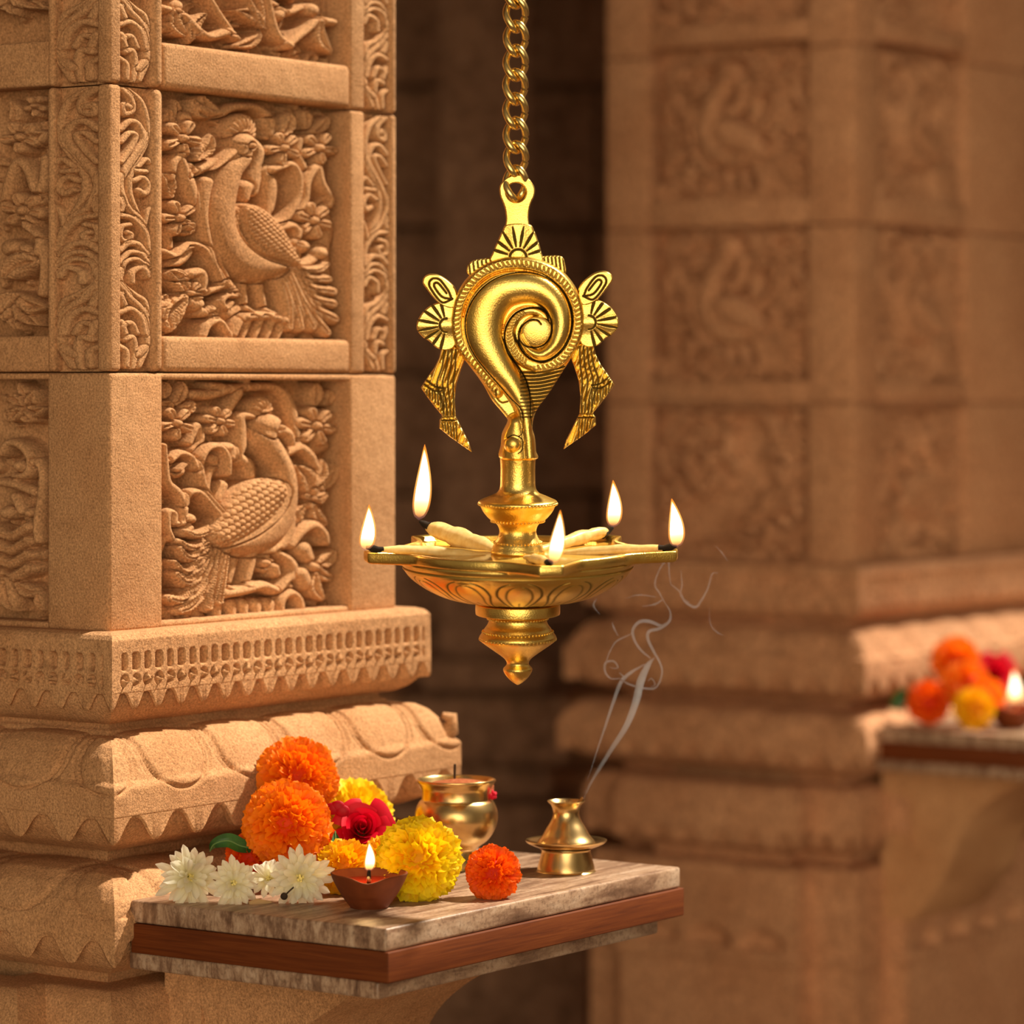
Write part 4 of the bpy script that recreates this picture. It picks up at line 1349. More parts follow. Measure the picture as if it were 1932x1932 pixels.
# ------------------------------------------------------------------ clay lamp
def clay_lamp(cx, cy, zt, sc, label, lit=.02, fl=1.0):
    """small pinched clay bowl; zt is the surface it stands on, sc its outer radius"""
    root = empty('clay_lamp', (cx, cy, zt))
    tag(root, label, 'lamp')
    segs = 72
    r0 = sc
    prof_o = fine([(.0, .0), (.44, .0), (.50, .03), (.62, .18), (.78, .42), (.93, .70), (1.0, .88)], 4)
    prof_i = fine([(1.0, .89), (.97, .905), (.93, .88), (.82, .72), (.6, .50), (.3, .42), (0, .40)], 4)
    V = []
    for r, z in prof_o + prof_i:
        for k in range(segs):
            a = 2 * PI * k / segs
            x, y = math.sin(a), -math.cos(a)
            lip = math.exp(-((a + .0 if a < PI else a - 2 * PI) / .38) ** 2)
            zz = z * (1 - .16 * lip * (z > .3) * min(1, r * 1.1)) if r > .4 else z
            rr = r * (1 + .10 * lip * max(0, z - .3))
            rr *= 1 + .015 * math.sin(3 * a + 1)
            V.append((rr * x * r0, rr * y * r0, zz * r0))
    f = grid_faces(segs, len(prof_o) + len(prof_i), True)
    mesh('clay_bowl', V, f, CLAY, root)
    mb = MB()
    lathe(mb, [(0, .70 * r0), (.70 * r0, .70 * r0), (.80 * r0, .702 * r0), (.812 * r0, .69 * r0), (.78 * r0, .65 * r0)], 0, 0, 48)
    tag(mb.build('red_oil', CLAYIN, root), 'dark red oil filling the bowl')
    mb = MB()
    tube(mb, [(0, -.05 * r0, .70 * r0), (0, -.30 * r0, .74 * r0), (.0, -.52 * r0, .79 * r0), (.0, -.66 * r0, .86 * r0)], [.05 * r0, .06 * r0, .055 * r0, .04 * r0], 8)
    wk = tag(mb.build('wick', COTTON, root), 'cotton wick lying on the lip')
    mb = MB()
    tube(mb, [(0, -.36 * r0, .78 * r0), (0, -.37 * r0, .92 * r0), (.01 * r0, -.38 * r0, 1.04 * r0)], [.055 * r0, .05 * r0, .035 * r0], 8)
    tag(mb.build('burnt_tip', CHAR, wk), 'black burnt tip')
    flame('flame', (0, -.37 * r0, .98 * r0), (.01 * r0, -.37 * r0, (.98 + .78 * fl) * r0), .32 * fl * r0, wk, light=lit)
    return root
Yd = (ZC - ZS) * F / (1712 - HY)
clay_lamp((697 - 966) / F * Yd, Yd, ZS, .0308, 'small terracotta lamp with a lit wick at the shelf corner before the marigolds', lit=.10)

# ------------------------------------------------------------------ brass pot and incense burner
def lpx(prof, s, y0):
    return [(r * s, (y0 - y) * s) for r, y in prof]
Yp_ = (ZC - ZS) * F / (1640 - HY)
s = Yp_ / F
root = empty('brass_pot', ((861 - 966) * s, Yp_, ZS))
tag(root, 'round bellied brass pot with flared rim behind the big yellow marigold', 'pot')
o_ = fine([(0, 1640), (38, 1640), (41, 1634), (40, 1618), (37, 1604), (44, 1596), (60, 1584), (72, 1566), (78, 1546), (77, 1528), (71, 1514), (66.5, 1509)], 5)
i_ = fine([(65.5, 1507.5), (65, 1498), (66, 1488), (70, 1480), (73.5, 1475), (74.5, 1471.5), (73.5, 1469.5), (71, 1471), (67, 1478), (62, 1488), (61, 1500), (66, 1515), (72, 1535), (60, 1555), (0, 1560)], 5)
mb = MB(); lathe(mb, lpx(o_ + i_, s, 1640), 0, 0, 80)
mb.build('vessel', BRASS, root, True, 50)
mb = MB(); rr = random.Random(4)
lathe(mb, lpx([(0, 1472), (18, 1471.5), (36, 1474), (52, 1477), (63, 1482), (63, 1495)], s, 1640), 6 * s, 6 * s, 40, lambda a, z: 1 + .03 * math.sin(5 * a) if z else 1)
ob = mb.build('powder', POWDER, root); tag(ob, 'heaped red brown powder')
mb = MB(); tube(mb, [((857 - 861) * s, .010, (1640 - 1478) * s), ((858 - 861) * s, .010, (1640 - 1444) * s)], .0011, 8)
ob = mb.build('incense_stick', STICK, None, loc=((861 - 966) * s, Yp_, ZS)); tag(ob, 'thin dark stick standing upright in the brass pot', 'incense stick')
mb = MB()
pr = random.Random(8)
for k in range(14):
    d = Vector((pr.uniform(-1, 1), pr.uniform(-1, .6), pr.uniform(-1, 1))).normalized()
    ball(mb, Vector(at_(928, 1500, Yp_ - .004)) + d * .0030, .0018, 8, 5)
ob = mb.build('red_blossom', REDDOT); tag(ob, 'tiny crimson blossom tucked against the shoulder of the brass pot', 'flower')

Yb = (ZC - ZS) * F / (1644 - HY)
s = Yb / F
root = empty('incense_burner', ((1068 - 966) * s, Yb, ZS))
tag(root, 'small waisted brass incense burner with a wide rimmed saucer near the far shelf end', 'incense burner')
mb = MB(); lathe(mb, lpx(fine([(0, 1644), (52, 1644), (54.5, 1641), (53.5, 1634), (49, 1618), (46, 1604), (47, 1600), (0, 1599)], 5), s, 1644), 0, 0, 72)
mb.build('foot', BRASS, root, True, 40)
mb = MB(); lathe(mb, lpx([(0, 1600), (40, 1599.5), (60, 1596), (73, 1590), (76.5, 1586.5), (77, 1584.5), (75.5, 1584), (68, 1587), (54, 1591), (0, 1592)], s, 1644), 0, 0, 80)
mb.build('saucer', BRASS, root, True, 60)
mb = MB(); lathe(mb, lpx(fine([(56, 1592), (53, 1586), (45, 1576), (37, 1562), (29, 1549), (25, 1538), (25, 1528), (29, 1519), (34, 1513.5), (35.5, 1511.5)], 4) + fine([(35, 1510.5), (33, 1511.5), (27, 1519), (21, 1530), (20, 1545), (0, 1548)], 4), s, 1644), 0, 0, 72)
mb.build('waisted_body', BRASS, root, True, 60)
mb = MB(); tube(mb, [at_(1086, 1524, Yb), at_(1092, 1515, Yb), at_(1099, 1505, Yb)], [.0016, .0017, .0011], 8)
ob = mb.build('incense_stub', INCENSE); tag(ob, 'short glowing brown incense stub leaning in the mouth of the brass burner', 'incense stick')

# ------------------------------------------------------------------ smoke
K4 = 1300 / 350
def sm(x, y): return (1050 + x / K4, 1000 + y / K4)
Ys = Yb
mbs = MB()
def wisp(pts, w, dep=0.0, flat=.6):
    q = crom([(*sm(x, y), d) for x, y, d in [(p[0], p[1], p[2] if len(p) > 2 else 0) for p in pts]], 7)
    n = len(q)
    ww = np.interp(np.linspace(0, 1, n), np.linspace(0, 1, len(w)), w)
    tube(mbs, [at_(a, b, Ys + dep + d * .01) for a, b, d in q], [max(.0003, 1.9 * x / K4 * Ys / F) for x in ww], 10, flat=(1, flat), ref=(0, 1, 0.01))
wisp([(185, 1890), (260, 1740), (370, 1560), (490, 1370), (560, 1190), (590, 1060), (640, 950), (690, 890)], [3, 8, 14, 20, 25, 27, 19, 3])
wisp([(190, 1850), (280, 1690), (390, 1510), (500, 1330), (550, 1180), (560, 1080)], [2, 5, 8, 9, 7, 3], .002)
wisp([(215, 1760), (280, 1560), (340, 1380), (400, 1200), (450, 1070), (520, 1000), (620, 940)], [2, 6, 9, 12, 14, 12, 6], .004)
wisp([(450, 1050), (520, 1085), (620, 1110), (700, 1100), (740, 1000), (720, 920), (680, 850), (640, 760), (650, 710), (720, 690), (790, 640), (795, 570), (760, 510)], [6, 8, 9, 8, 8, 9, 10, 12, 12, 12, 10, 7, 4], .003)
wisp([(660, 900), (590, 840), (545, 770), (535, 700), (580, 645), (650, 640), (730, 670), (770, 650)], [6, 9, 10, 11, 12, 13, 10, 5], .005)
wisp([(450, 1040), (380, 1040), (340, 990), (345, 930), (400, 920), (430, 960), (400, 970), (370, 960)], [5, 7, 8, 9, 8, 7, 5, 3], .0)
wisp([(345, 930), (375, 850), (420, 780), (500, 740), (530, 720)], [5, 6, 7, 6, 4], .0)
wisp([(440, 1000), (470, 1030), (450, 1045)], [5, 8, 5]); wisp([(640, 1060), (665, 1040), (690, 1080), (660, 1100)], [4, 6, 6, 4])
wisp([(430, 740), (400, 680), (390, 640)], [5, 8, 3]); wisp([(300, 590), (260, 530), (280, 480)], [3, 8, 4])
wisp([(760, 510), (720, 440), (690, 380), (720, 280), (780, 210), (790, 300), (800, 380)], [5, 7, 7, 6, 8, 6, 4])
wisp([(740, 490), (690, 520), (600, 535)], [6, 8, 3]); wisp([(480, 480), (580, 455), (700, 470)], [2, 6, 4])
wisp([(800, 380), (860, 430), (900, 500), (970, 540), (1010, 500), (1060, 410), (1090, 310), (1130, 300)], [5, 7, 9, 10, 9, 7, 6, 4])
wisp([(870, 280), (880, 380), (870, 460), (930, 510)], [3, 6, 6, 5]); wisp([(1070, 540), (1080, 660), (1130, 720), (1180, 740)], [2, 5, 6, 2]); wisp([(1110, 110), (1160, 160), (1200, 220)], [2, 6, 3])
# thin veil between the two rising strands
q0 = crom([(*sm(450, 1050), 0), (*sm(540, 1000), 0), (*sm(660, 920), 0)], 8)
ob = mbs.build('smoke_wisp', SMOKE)
tag(ob, 'thin grey smoke curling up from the small brass incense burner', 'smoke', kind='stuff')

# ------------------------------------------------------------------ far offerings, out of focus
def far(px, py, Y): return at_(px, py, Y)
marigold(far(1752, 1325, 4.50), .0290, (.1, -1, .2), DEEPOR, 'blurred orange marigold nearest the carved pillar on the far shelf', 21, 120)
marigold(far(1803, 1246, 4.56), .0320, (.1, -1, .2), ORANGE, 'blurred topmost orange marigold of the far heap', 22, 120)
marigold(far(1822, 1292, 4.50), .0320, (.1, -1, .2), ORANGE, 'blurred orange marigold in the middle of the far heap', 23, 120)
marigold(far(1858, 1318, 4.53), .0280, (.1, -1, .2), ORANGE, 'blurred orange marigold behind the yellow one by the far flame', 26, 100)
marigold(far(1838, 1336, 4.42), .0265, (.1, -1, .2), AMBER, 'blurred yellow marigold low at the front of the far heap', 24, 120, 1.2)
rose(far(1880, 1268, 4.56), .0270, (.2, -.9, .4), 'blurred crimson rose beside the top of the far heap', 5)
leafobj([far(1722, 1330, 4.52), far(1705, 1318, 4.52), far(1692, 1325, 4.52), far(1682, 1340, 4.52)], .012, 'blurred dark leaf at the pillar side of the far heap')
Yf = (ZC - ZS + .027) * F / (1374 - HY)
clay_lamp((1910 - 966) / F * Yf, Yf, ZS - .027, .0340, 'blurred clay lamp burning at the edge of the far shelf', lit=.10, fl=1.7)

# ------------------------------------------------------------------ hanging brass lamp
YL = 2.75
SL = YL / F
RX, RY = 975.0, 372.0                       # pixel of the pivot (hole of the hanging lug)
lamp = empty('hanging_lamp', tuple(P(RX, RY, YL)))
lamp.rotation_euler = (math.radians(4.0), 0, 0)
tag(lamp, 'golden brass hanging oil lamp with conch ornament and five burning wicks', 'lamp')
def L_(px, py, d=0.0): return ((px - RX) * SL, d * SL, -(py - RY) * SL)
K5 = 1546 / 480
def o2(pts): return [(740 + x / K5, 300 + y / K5) for x, y in pts]

def sdf(PX, PY, polys):
    A = np.vstack([np.asarray(p) for p in polys])
    Bq = np.vstack([np.roll(np.asarray(p), -1, 0) for p in polys])
    best = np.full(PX.shape, 1e9); nx = np.zeros(PX.shape); ny = np.zeros(PX.shape)
    ins = np.zeros(PX.shape, bool)
    for (ax, ay), (bx, by) in zip(A, Bq):
        dx, dy = bx - ax, by - ay
        t = np.clip(((PX - ax) * dx + (PY - ay) * dy) / (dx * dx + dy * dy + 1e-12), 0, 1)
        qx, qy = ax + t * dx, ay + t * dy
        d = np.hypot(PX - qx, PY - qy)
        m = d < best
        best[m] = d[m]; nx[m] = qx[m]; ny[m] = qy[m]
        c = ((ay > PY) != (by > PY)) & (PX < (bx - ax) * (PY - ay) / (by - ay + 1e-12) + ax)
        ins ^= c
    return np.where(ins, best, -best), nx, ny

def plate(name, polys, hf, thick, parent, cell=.8, depth=0.0, label=None, edge=2.5, mat=None):
    """cast plate: outline polygons in pixels, front relief hf(px,py,sd)->(height px, patina), flat-ish back"""
    allp = np.vstack([np.asarray(p) for p in polys])
    x0, y0 = allp.min(0) - cell; x1, y1 = allp.max(0) + cell
    gx = np.arange(x0, x1 + cell, cell); gy = np.arange(y0, y1 + cell, cell)
    PX, PY = np.meshgrid(gx, gy)
    sd, nx, ny = sdf(PX, PY, polys)
    near = np.abs(sd) < cell * .72
    QX = np.where(near, nx, PX); QY = np.where(near, ny, PY)
    sd2 = np.where(near, 0, sd)
    ok = sd2 >= 0
    fc = grid_faces(len(gx), len(gy))
    good = ok.ravel()[fc].all(1)
    cx = QX.ravel()[fc].mean(1); cy = QY.ravel()[fc].mean(1)
    cs, _, _ = sdf(cx, cy, polys)
    fc = fc[good & (cs > 0)]
    h, pat = hf(QX, QY, sd2)
    rnd = np.sqrt(np.clip(1 - (1 - np.clip(sd2 / edge, 0, 1)) ** 2, 0, 1))
    h = h * (.25 + .75 * rnd)
    used = np.unique(fc)
    rm = np.zeros(QX.size, int); rm[used] = np.arange(len(used))
    fc = rm[fc]
    qx, qy, hh, pp = QX.ravel()[used], QY.ravel()[used], h.ravel()[used], pat.ravel()[used]
    front = np.column_stack([(qx - RX) * SL, (depth - hh) * SL, -(qy - RY) * SL])
    rb = rnd.ravel()[used]
    back = np.column_stack([(qx - RX) * SL, (depth + thick * (.55 + .45 * rb) + hh * .25) * SL, -(qy - RY) * SL])
    n = len(used)
    e = np.vstack([fc[:, [0, 1]], fc[:, [1, 2]], fc[:, [2, 3]], fc[:, [3, 0]]])
    key = np.sort(e, 1)
    _, inv, cnt = np.unique(key, axis=0, return_inverse=True, return_counts=True)
    bd = e[cnt[inv.ravel()] == 1]
    sidef = np.column_stack([bd[:, 0], bd[:, 1], bd[:, 1] + n, bd[:, 0] + n])
    # rows run downwards in pixels, so the stored order already faces the viewer when reversed
    allf = np.vstack([fc[:, ::-1], fc + n, sidef])
    o = mesh(name, np.vstack([front, back]), allf, mat or GOLD, parent, True, {'patina': np.concatenate([pp, pp * 0])})
    if label: o['label'] = label
    return o

def lines_art(x0, y0, x1, y1): return Art(x0, y0, x1, y1, K5, (740, 300), 2.0)

# --- hanging lug
lug = o2(crom([(760, 96), (820, 112), (862, 165), (866, 215), (845, 265), (833, 310), (830, 370), (838, 420), (835, 440), (690, 440), (684, 420), (692, 370), (686, 310), (672, 265), (654, 215), (656, 160), (700, 112)], 6, True))
hole = o2([(753 + 60 * math.cos(a), 204 + 58 * math.sin(a)) for a in np.linspace(0, 2 * PI, 40, endpoint=False)])
plate('hanging_lug', [lug, hole], lambda x, y, s: (6 + 0 * x, 0 * x), 10, lamp, .8, 1)

# --- palmette on top
def fan_relief(cx, cy, a0, a1, n, r0, r1, art):
    for i in range(n):
        a = a0 + (a1 - a0) * i / (n - 1)
        art.groove([(cx + r0 * math.cos(a), cy + r0 * math.sin(a)), (cx + (r0 + r1) / 2 * math.cos(a), cy + (r0 + r1) / 2 * math.sin(a)), (cx + r1 * math.cos(a), cy + r1 * math.sin(a))], [4, 9, 8, 3], 3.0, 4, .85)
def arc_line(art, cx, cy, r, a0=0, a1=2 * PI, w=6, d=3, pat=.85):
    art.groove([(cx + r * math.cos(a), cy + r * math.sin(a)) for a in np.linspace(a0, a1, 14)], w, d, 3, pat)
top = o2(crom([(700, 395), (830, 395), (865, 440), (888, 500), (905, 560), (908, 625), (760, 640), (602, 625), (612, 565), (640, 500), (668, 440)], 6, True))
ar = lines_art(915, 410, 1035, 510)
fan_relief(765, 600, PI * 1.10, PI * 1.90, 8, 70, 190, ar); arc_line(ar, 765, 600, 52, PI, 2 * PI)
def top_h(x, y, s):
    g = ar.sample(x, y); p = ar.sample(x, y, 'P')
    return 9 + 5 * np.exp(-((x - 977) / 22) ** 2) + g, p
plate('palmette', [top], top_h, 8, lamp, .8, 2, 'fan shaped leaf with blackened lines')

# --- leafy scraps beside the palmette
for pts in ([(460, 700), (455, 655), (490, 618), (560, 605), (620, 600), (640, 640), (520, 720)], [(895, 600), (950, 588), (1030, 592), (1052, 640), (1056, 690), (1020, 720), (900, 650)]):
    pl = o2(crom(pts, 5, True))
    a2 = lines_art(870, 470, 1080, 530)
    xs = [p[0] for p in pts]
    for i in range(7):
        x = min(xs) + (max(xs) - min(xs)) * (i + .5) / 7
        a2.groove([(x - 8, 590), (x + 6, 700)], 4, 2.0, 3, .8)
    plate('leaf_scrap', [pl], lambda x, y, s, a2=a2: (7 + a2.sample(x, y), a2.sample(x, y, 'P')), 8, lamp, .9, 4)

# --- conch
conch = o2(crom([(765, 588), (900, 610), (1020, 668), (1110, 770), (1158, 890), (1166, 1010), (1140, 1120), (1095, 1200), (1020, 1320), (950, 1430), (890, 1510), (862, 1570), (852, 1640), (868, 1700), (874, 1780), (872, 1830),
                 (662, 1830), (660, 1740), (668, 1670), (700, 1600), (690, 1570), (640, 1510), (600, 1460), (550, 1370), (470, 1260), (395, 1160), (362, 1050), (360, 950), (385, 840), (440, 740), (530, 655), (640, 605)], 5, True))
ca = Art(845, 470, 1115, 880, K5, (740, 300), 1.6)
def dome(pts, rad, h, lo=0.0, sep=2.0):
    g = ca.seg(pts, rad, 7)
    sl, q, side, al, rr = g
    val = lo + (h - lo) * np.sqrt(np.clip(1 - q * q, 0, 1))
    Hc = ca.H[sl]
    ca.H[sl] = np.where(q < 1, np.maximum(Hc, val), Hc)
ca.H[:] = 10
# ribbed right foot of the shell
for i in range(13):
    y = 1290 + i * 22
    ca.groove([(780, y + 8), (900, y + 4), (1050, y - 30)], [5, 8, 5], 4.5, 4, .8)
# rim band
rim = [(640, 1420), (560, 1310), (480, 1220), (410, 1110), (392, 1000), (400, 900), (450, 790), (530, 700), (640, 645), (765, 628), (890, 650), (1000, 710), (1080, 800), (1125, 900), (1132, 1010), (1100, 1120), (1030, 1210), (950, 1255), (880, 1265)]
dome(rim, [30, 34, 38, 40, 40, 40, 40, 40, 40, 40, 40, 40, 40, 40, 40, 40, 38, 36, 34], 26, 19)
dome([(900, 1262), (820, 1235), (760, 1185), (718, 1110), (712, 1030), (745, 960), (800, 925), (860, 920), (920, 950), (950, 1000)], [34, 36, 38, 38, 36, 34, 30, 26, 20, 10], 26, 19)
rs_ = np.random.RandomState(5)
def dashes(path, n, half, w, d, p):
    q = crom(path, 12)
    L = np.concatenate([[0], np.cumsum(np.hypot(*np.diff(q, axis=0).T))])
    for t in (np.arange(n) + .5) / n * L[-1]:
        x = np.interp(t, L, q[:, 0]); y = np.interp(t, L, q[:, 1])
        x2 = np.interp(t + 4, L, q[:, 0]); y2 = np.interp(t + 4, L, q[:, 1])
        tx, ty = x2 - x, y2 - y
        m = math.hypot(tx, ty) + 1e-9
        nxv, nyv = -ty / m, tx / m
        k = half * rs_.uniform(.5, 1.1)
        ca.groove([(x - nxv * k, y - nyv * k), (x + nxv * k + tx * 2, y + nyv * k + ty * 2)], w, d, 2, p)
dashes(rim, 74, 17, 5.0, 2.6, .42)
dashes([(820, 1235), (760, 1185), (718, 1110), (712, 1030), (745, 960), (800, 925)], 20, 14, 4.5, 2.2, .35)
# smooth whorl
whorl = [(836, 1815), (822, 1640), (796, 1500), (730, 1370), (640, 1250), (565, 1110), (552, 990), (585, 880), (665, 800), (780, 775), (890, 790), (975, 850), (1020, 940), (1022, 1040), (985, 1130), (910, 1185), (840, 1165), (795, 1110), (778, 1060)]
dome(whorl, [44, 52, 58, 72, 94, 112, 122, 122, 112, 98, 90, 76, 68, 62, 52, 42, 30, 20, 8], 42, 18)
dome([(880, 1050)], 97, 35, 29)
# engraved black lines
def bl(pts, w=6, d=3.5, p=1.0): ca.groove(pts, [q * .75 for q in w] if hasattr(w, '__len__') else w * .75, d, 6, p)
bl([(905, 1000), (880, 975), (830, 978), (785, 1020), (770, 1080), (800, 1125), (860, 1142), (920, 1125), (962, 1070), (970, 1000), (945, 940), (890, 905), (820, 905), (750, 935), (700, 1000), (682, 1080), (705, 1180), (770, 1270), (815, 1350), (838, 1450), (842, 1560), (850, 1620)], [4, 6, 6, 6, 6, 6, 6, 7, 7, 7, 7, 7, 7, 7, 7, 7, 6, 5, 5, 4])
bl([(770, 1080), (775, 1140), (830, 1205), (900, 1225), (970, 1205), (1040, 1140), (1085, 1040), (1090, 950), (1050, 820), (980, 745), (890, 700), (780, 685), (660, 710), (560, 770), (480, 870), (445, 980), (455, 1090), (500, 1190), (570, 1280), (650, 1370), (720, 1450), (780, 1510), (795, 1580), (790, 1660), (765, 1680)], [4, 6, 6, 6, 6, 6, 6, 5, 5, 5, 5, 6, 6, 6, 6, 6, 5, 5, 4, 4])
bl([(628, 1400), (635, 1450), (665, 1480), (700, 1475)], 4, 4, .8); bl([(700, 1690), (740, 1672), (790, 1700), (790, 1760), (765, 1785)], 5, 6)
dome([(755, 1610), (757, 1700), (760, 1850)], [70, 98, 106], 40, 6)
dome([(735, 1730)], 56, 46, 30)
ca.soften(2)
def conch_h(x, y, s): return np.maximum(ca.sample(x, y), 3), ca.sample(x, y, 'P')
plate('conch', [conch], conch_h, 16, lamp, .75, 0, 'spiral conch shell with black engraved lines', edge=7)

# --- side ornaments
def side_parts(mir):
    m = (lambda p: [(1525 - x if mir else x, y) for x, y in p])
    dy = -18 if mir else 0
    mm = lambda p: [(x, y + dy) for x, y in m(p)]
    loop = o2(crom(mm([(208, 790), (184, 752), (194, 716), (232, 698), (285, 706), (340, 740), (385, 790), (395, 850), (370, 905), (310, 895), (255, 850)]), 5, True))
    a = lines_art(780, 480, 1190, 620)
    for p in ([(365, 850), (300, 870), (235, 790), (225, 750), (250, 725), (290, 735), (340, 800), (360, 850)], [(350, 850), (300, 835), (255, 775), (262, 752), (285, 760), (330, 815)]):
        a.groove(mm(p), 5, 4, 5, .85)
    plate('bow_loop', [loop], lambda x, y, s: (12 + a.sample(x, y), a.sample(x, y, 'P')), 10, lamp, .8, 3)
    fan = o2(crom(mm([(245, 885), (190, 925), (152, 985), (150, 1040), (185, 1085), (225, 1110), (270, 1150), (330, 1165), (385, 1130), (395, 1000), (385, 880), (310, 870)]), 5, True))
    b = lines_art(780, 560, 1190, 670)
    cx, cy = mm([(330, 1010)])[0]
    if mir: fan_relief(cx, cy, -.42 * PI, .42 * PI, 8, 55, 200, b); arc_line(b, cx, cy, 42, -PI / 2, PI / 2)
    else: fan_relief(cx, cy, PI * .58, PI * 1.42, 8, 55, 190, b); arc_line(b, cx, cy, 42, PI / 2, 1.5 * PI)
    plate('fan_leaf', [fan], lambda x, y, s: (10 + 5 * np.exp(-((y - (300 + cy / K5)) / 14) ** 2) + b.sample(x, y), b.sample(x, y, 'P')), 9, lamp, .8, 4, 'fan shaped leaf with blackened lines')
    r1 = o2(mm([(300, 1140), (285, 1210), (255, 1270), (215, 1325), (172, 1392), (210, 1450), (260, 1515), (298, 1560), (300, 1575), (286, 1590), (284, 1640), (350, 1695), (420, 1745), (482, 1788), (465, 1730), (425, 1650), (385, 1570), (378, 1470), (390, 1370), (415, 1290), (440, 1220), (420, 1170), (370, 1130)]))
    c = lines_art(780, 640, 1190, 870)
    for k in range(4):
        c.groove(mm([(318 + 22 * k, 1160), (300 + 27 * k, 1270), (270 + 33 * k, 1370), (300 + 24 * k, 1470), (312 + 20 * k, 1560)]), 5, 3.5, 5, .75)
    c.groove(mm([(205, 1345), (260, 1385), (310, 1395)]), 5, 3.5, 4, .8); c.groove(mm([(192, 1370), (250, 1410), (300, 1412)]), 5, 3.5, 4, .8)
    for k in range(7):
        x = 195 + k * 17
        c.groove(mm([(x + 12, 1405 + k * 3), (x + 14, 1440 + k * 14)]), 4, 2.5, 2, .75)
    c.groove(mm([(300, 1592), (395, 1592)]), 5, 3.5, 3, .8); c.groove(mm([(295, 1572), (385, 1568)]), 4, 2.5, 3, .6)
    for k in range(6):
        x = 300 + k * 17
        c.groove(mm([(x, 1605), (x + 8, 1640 + k * 17)]), 4, 2.5, 2, .75)
    plate('ribbon_tail', [r1], lambda x, y, s: (8 + 2.5 * np.sin((x + .35 * y) * .55) + c.sample(x, y), c.sample(x, y, 'P')), 7, lamp, .8, 5, 'pleated ribbon tail')
side_parts(False); side_parts(True)

# --- turned stem, cup, dish and finial
CXL = 977.0
def lz(prof): return [(r * SL, -(y - RY) * SL) for r, y in prof]
cx0 = (CXL - RX) * SL
def turned(name, prof, n=5, segs=72, sharp=60):
    mb = MB(); lathe(mb, lz(fine(prof, n)), cx0, 0, segs)
    return mb.build(name, GOLD, lamp, True, sharp)
def beads(name, r, y, br, n, parent):
    mb = MB()
    for k in range(n):
        a = 2 * PI * k / n
        ball(mb, (cx0 + r * SL * math.sin(a), -r * SL * math.cos(a), -(y - RY) * SL), br * SL, 8, 6)
    return mb.build(name, GOLD, parent)
turned('stem', [(0, 836), (26, 838), (31, 846), (33, 858), (34, 866), (33, 880), (33, 905), (34, 922), (40, 932), (52, 938)], 4)
cup = turned('collar_cup', [(30, 930), (48, 936), (64, 943), (74, 948), (75, 953), (71, 958), (66, 968), (57, 979), (50, 985), (42, 990), (37, 997), (35, 1006), (38, 1016), (44, 1026), (48, 1036), (48, 1050), (0, 1051)], 4)
beads('bead_ring', 74, 953, 2.7, 64, cup); beads('bead_ring', 50, 986, 2.4, 44, cup); beads('bead_ring', 44.5, 1027, 2.4, 40, cup)

SP = [(12, 292), (84, 304), (140, 292), (220.6, 296), (282, 294)]
def star(a):
    r = np.full(np.shape(a), 226.0)
    for deg, R in SP:
        d = np.abs((a - math.radians(deg) + PI) % (2 * PI) - PI)
        f = np.where(d < .075, 1.0, np.clip((.40 - d) / .325, 0, 1) ** 2.0)
        r = np.maximum(r, 226 + (R - 226) * f)
    return r
nth = 720
th = np.linspace(0, 2 * PI, nth, endpoint=False)
ST = star(th)
rows = []
def ring(r, y, pat=None): rows.append((np.broadcast_to(r, th.shape).astype(float), np.broadcast_to(y, th.shape).astype(float), np.zeros(nth) if pat is None else pat))
ring(20.0, 1139.0); ring(70.0, 1139.0); ring(92.0, 1138.0)
bowl = crom([(94, 1138), (125, 1133), (158, 1122), (186, 1106), (205, 1090), (216, 1077)], 12)
for i, (r, y) in enumerate(bowl):
    t = i / (len(bowl) - 1)
    x = (th / (2 * PI) * 12 + .47) % 1
    d = np.abs(x - .5) * 2
    tt = 1 - t                                   # 0 at rim, 1 at the foot
    arch = np.sqrt(np.clip(1 - (np.clip(.42 - tt, 0, 1) / .40) ** 2, 0, 1))
    hw = np.where(tt < .42, .86 * arch, .86 - (tt - .42) / .58 * .48)
    hin = np.where(tt < .48, .52 * np.sqrt(np.clip(1 - (np.clip(.48 - tt, 0, 1) / .34) ** 2, 0, 1)), .52 - (tt - .48) / .52 * .34)
    l1 = np.exp(-((d - hw) / .06) ** 2) * (tt > .03)
    l2 = np.exp(-((d - hin) / .055) ** 2) * (tt > .15)
    l3 = np.exp(-(d / .05) ** 2) * (tt > .62)
    g = np.clip(l1 + .8 * l2 + .6 * l3, 0, 1) * (t < .96) * (t > .03)
    dm = 3.5 * np.clip(1 - (d / .4) ** 2 - ((tt - .28) / .22) ** 2, 0, 1)
    ring(r - 2.2 * g + dm * .6 + 1.2 * np.clip(1 - d * d, 0, 1), y + 1.0 * g, .85 * g)
ring(217.0, 1075.5); ring(219.5, 1074.0); ring(219.5, 1072.0, np.full(nth, .5)); ring(217.0, 1070.8, np.full(nth, .6)); ring(219.0, 1069.5); ring(222.5, 1066.0); ring(223.0, 1062.0)
ring(ST * .30 + 223.0 * .70, 1060.6); ring(ST - 7, 1058.5); ring(ST - 1.5, 1056.5); ring(ST, 1053.5); ring(ST, 1040.5); ring(ST - 1.5, 1038.0); ring(ST - 5, 1037.2); ring(ST - 9, 1037.6)
inn = np.minimum(ST - 12, 213 + (ST - 226) * .86)
ring(inn, 1039.5); ring(inn - 2, 1046.0); ring(np.minimum(inn - 6, 206 + (ST - 226) * .62), 1051.0); ring(np.full(nth, 185.0), 1056.0); ring(120.0, 1059.0); ring(20.0, 1059.0)
nr = len(rows)
Rr = np.array([q[0] for q in rows]); Yy = np.array([q[1] for q in rows]); Pp = np.array([q[2] for q in rows])
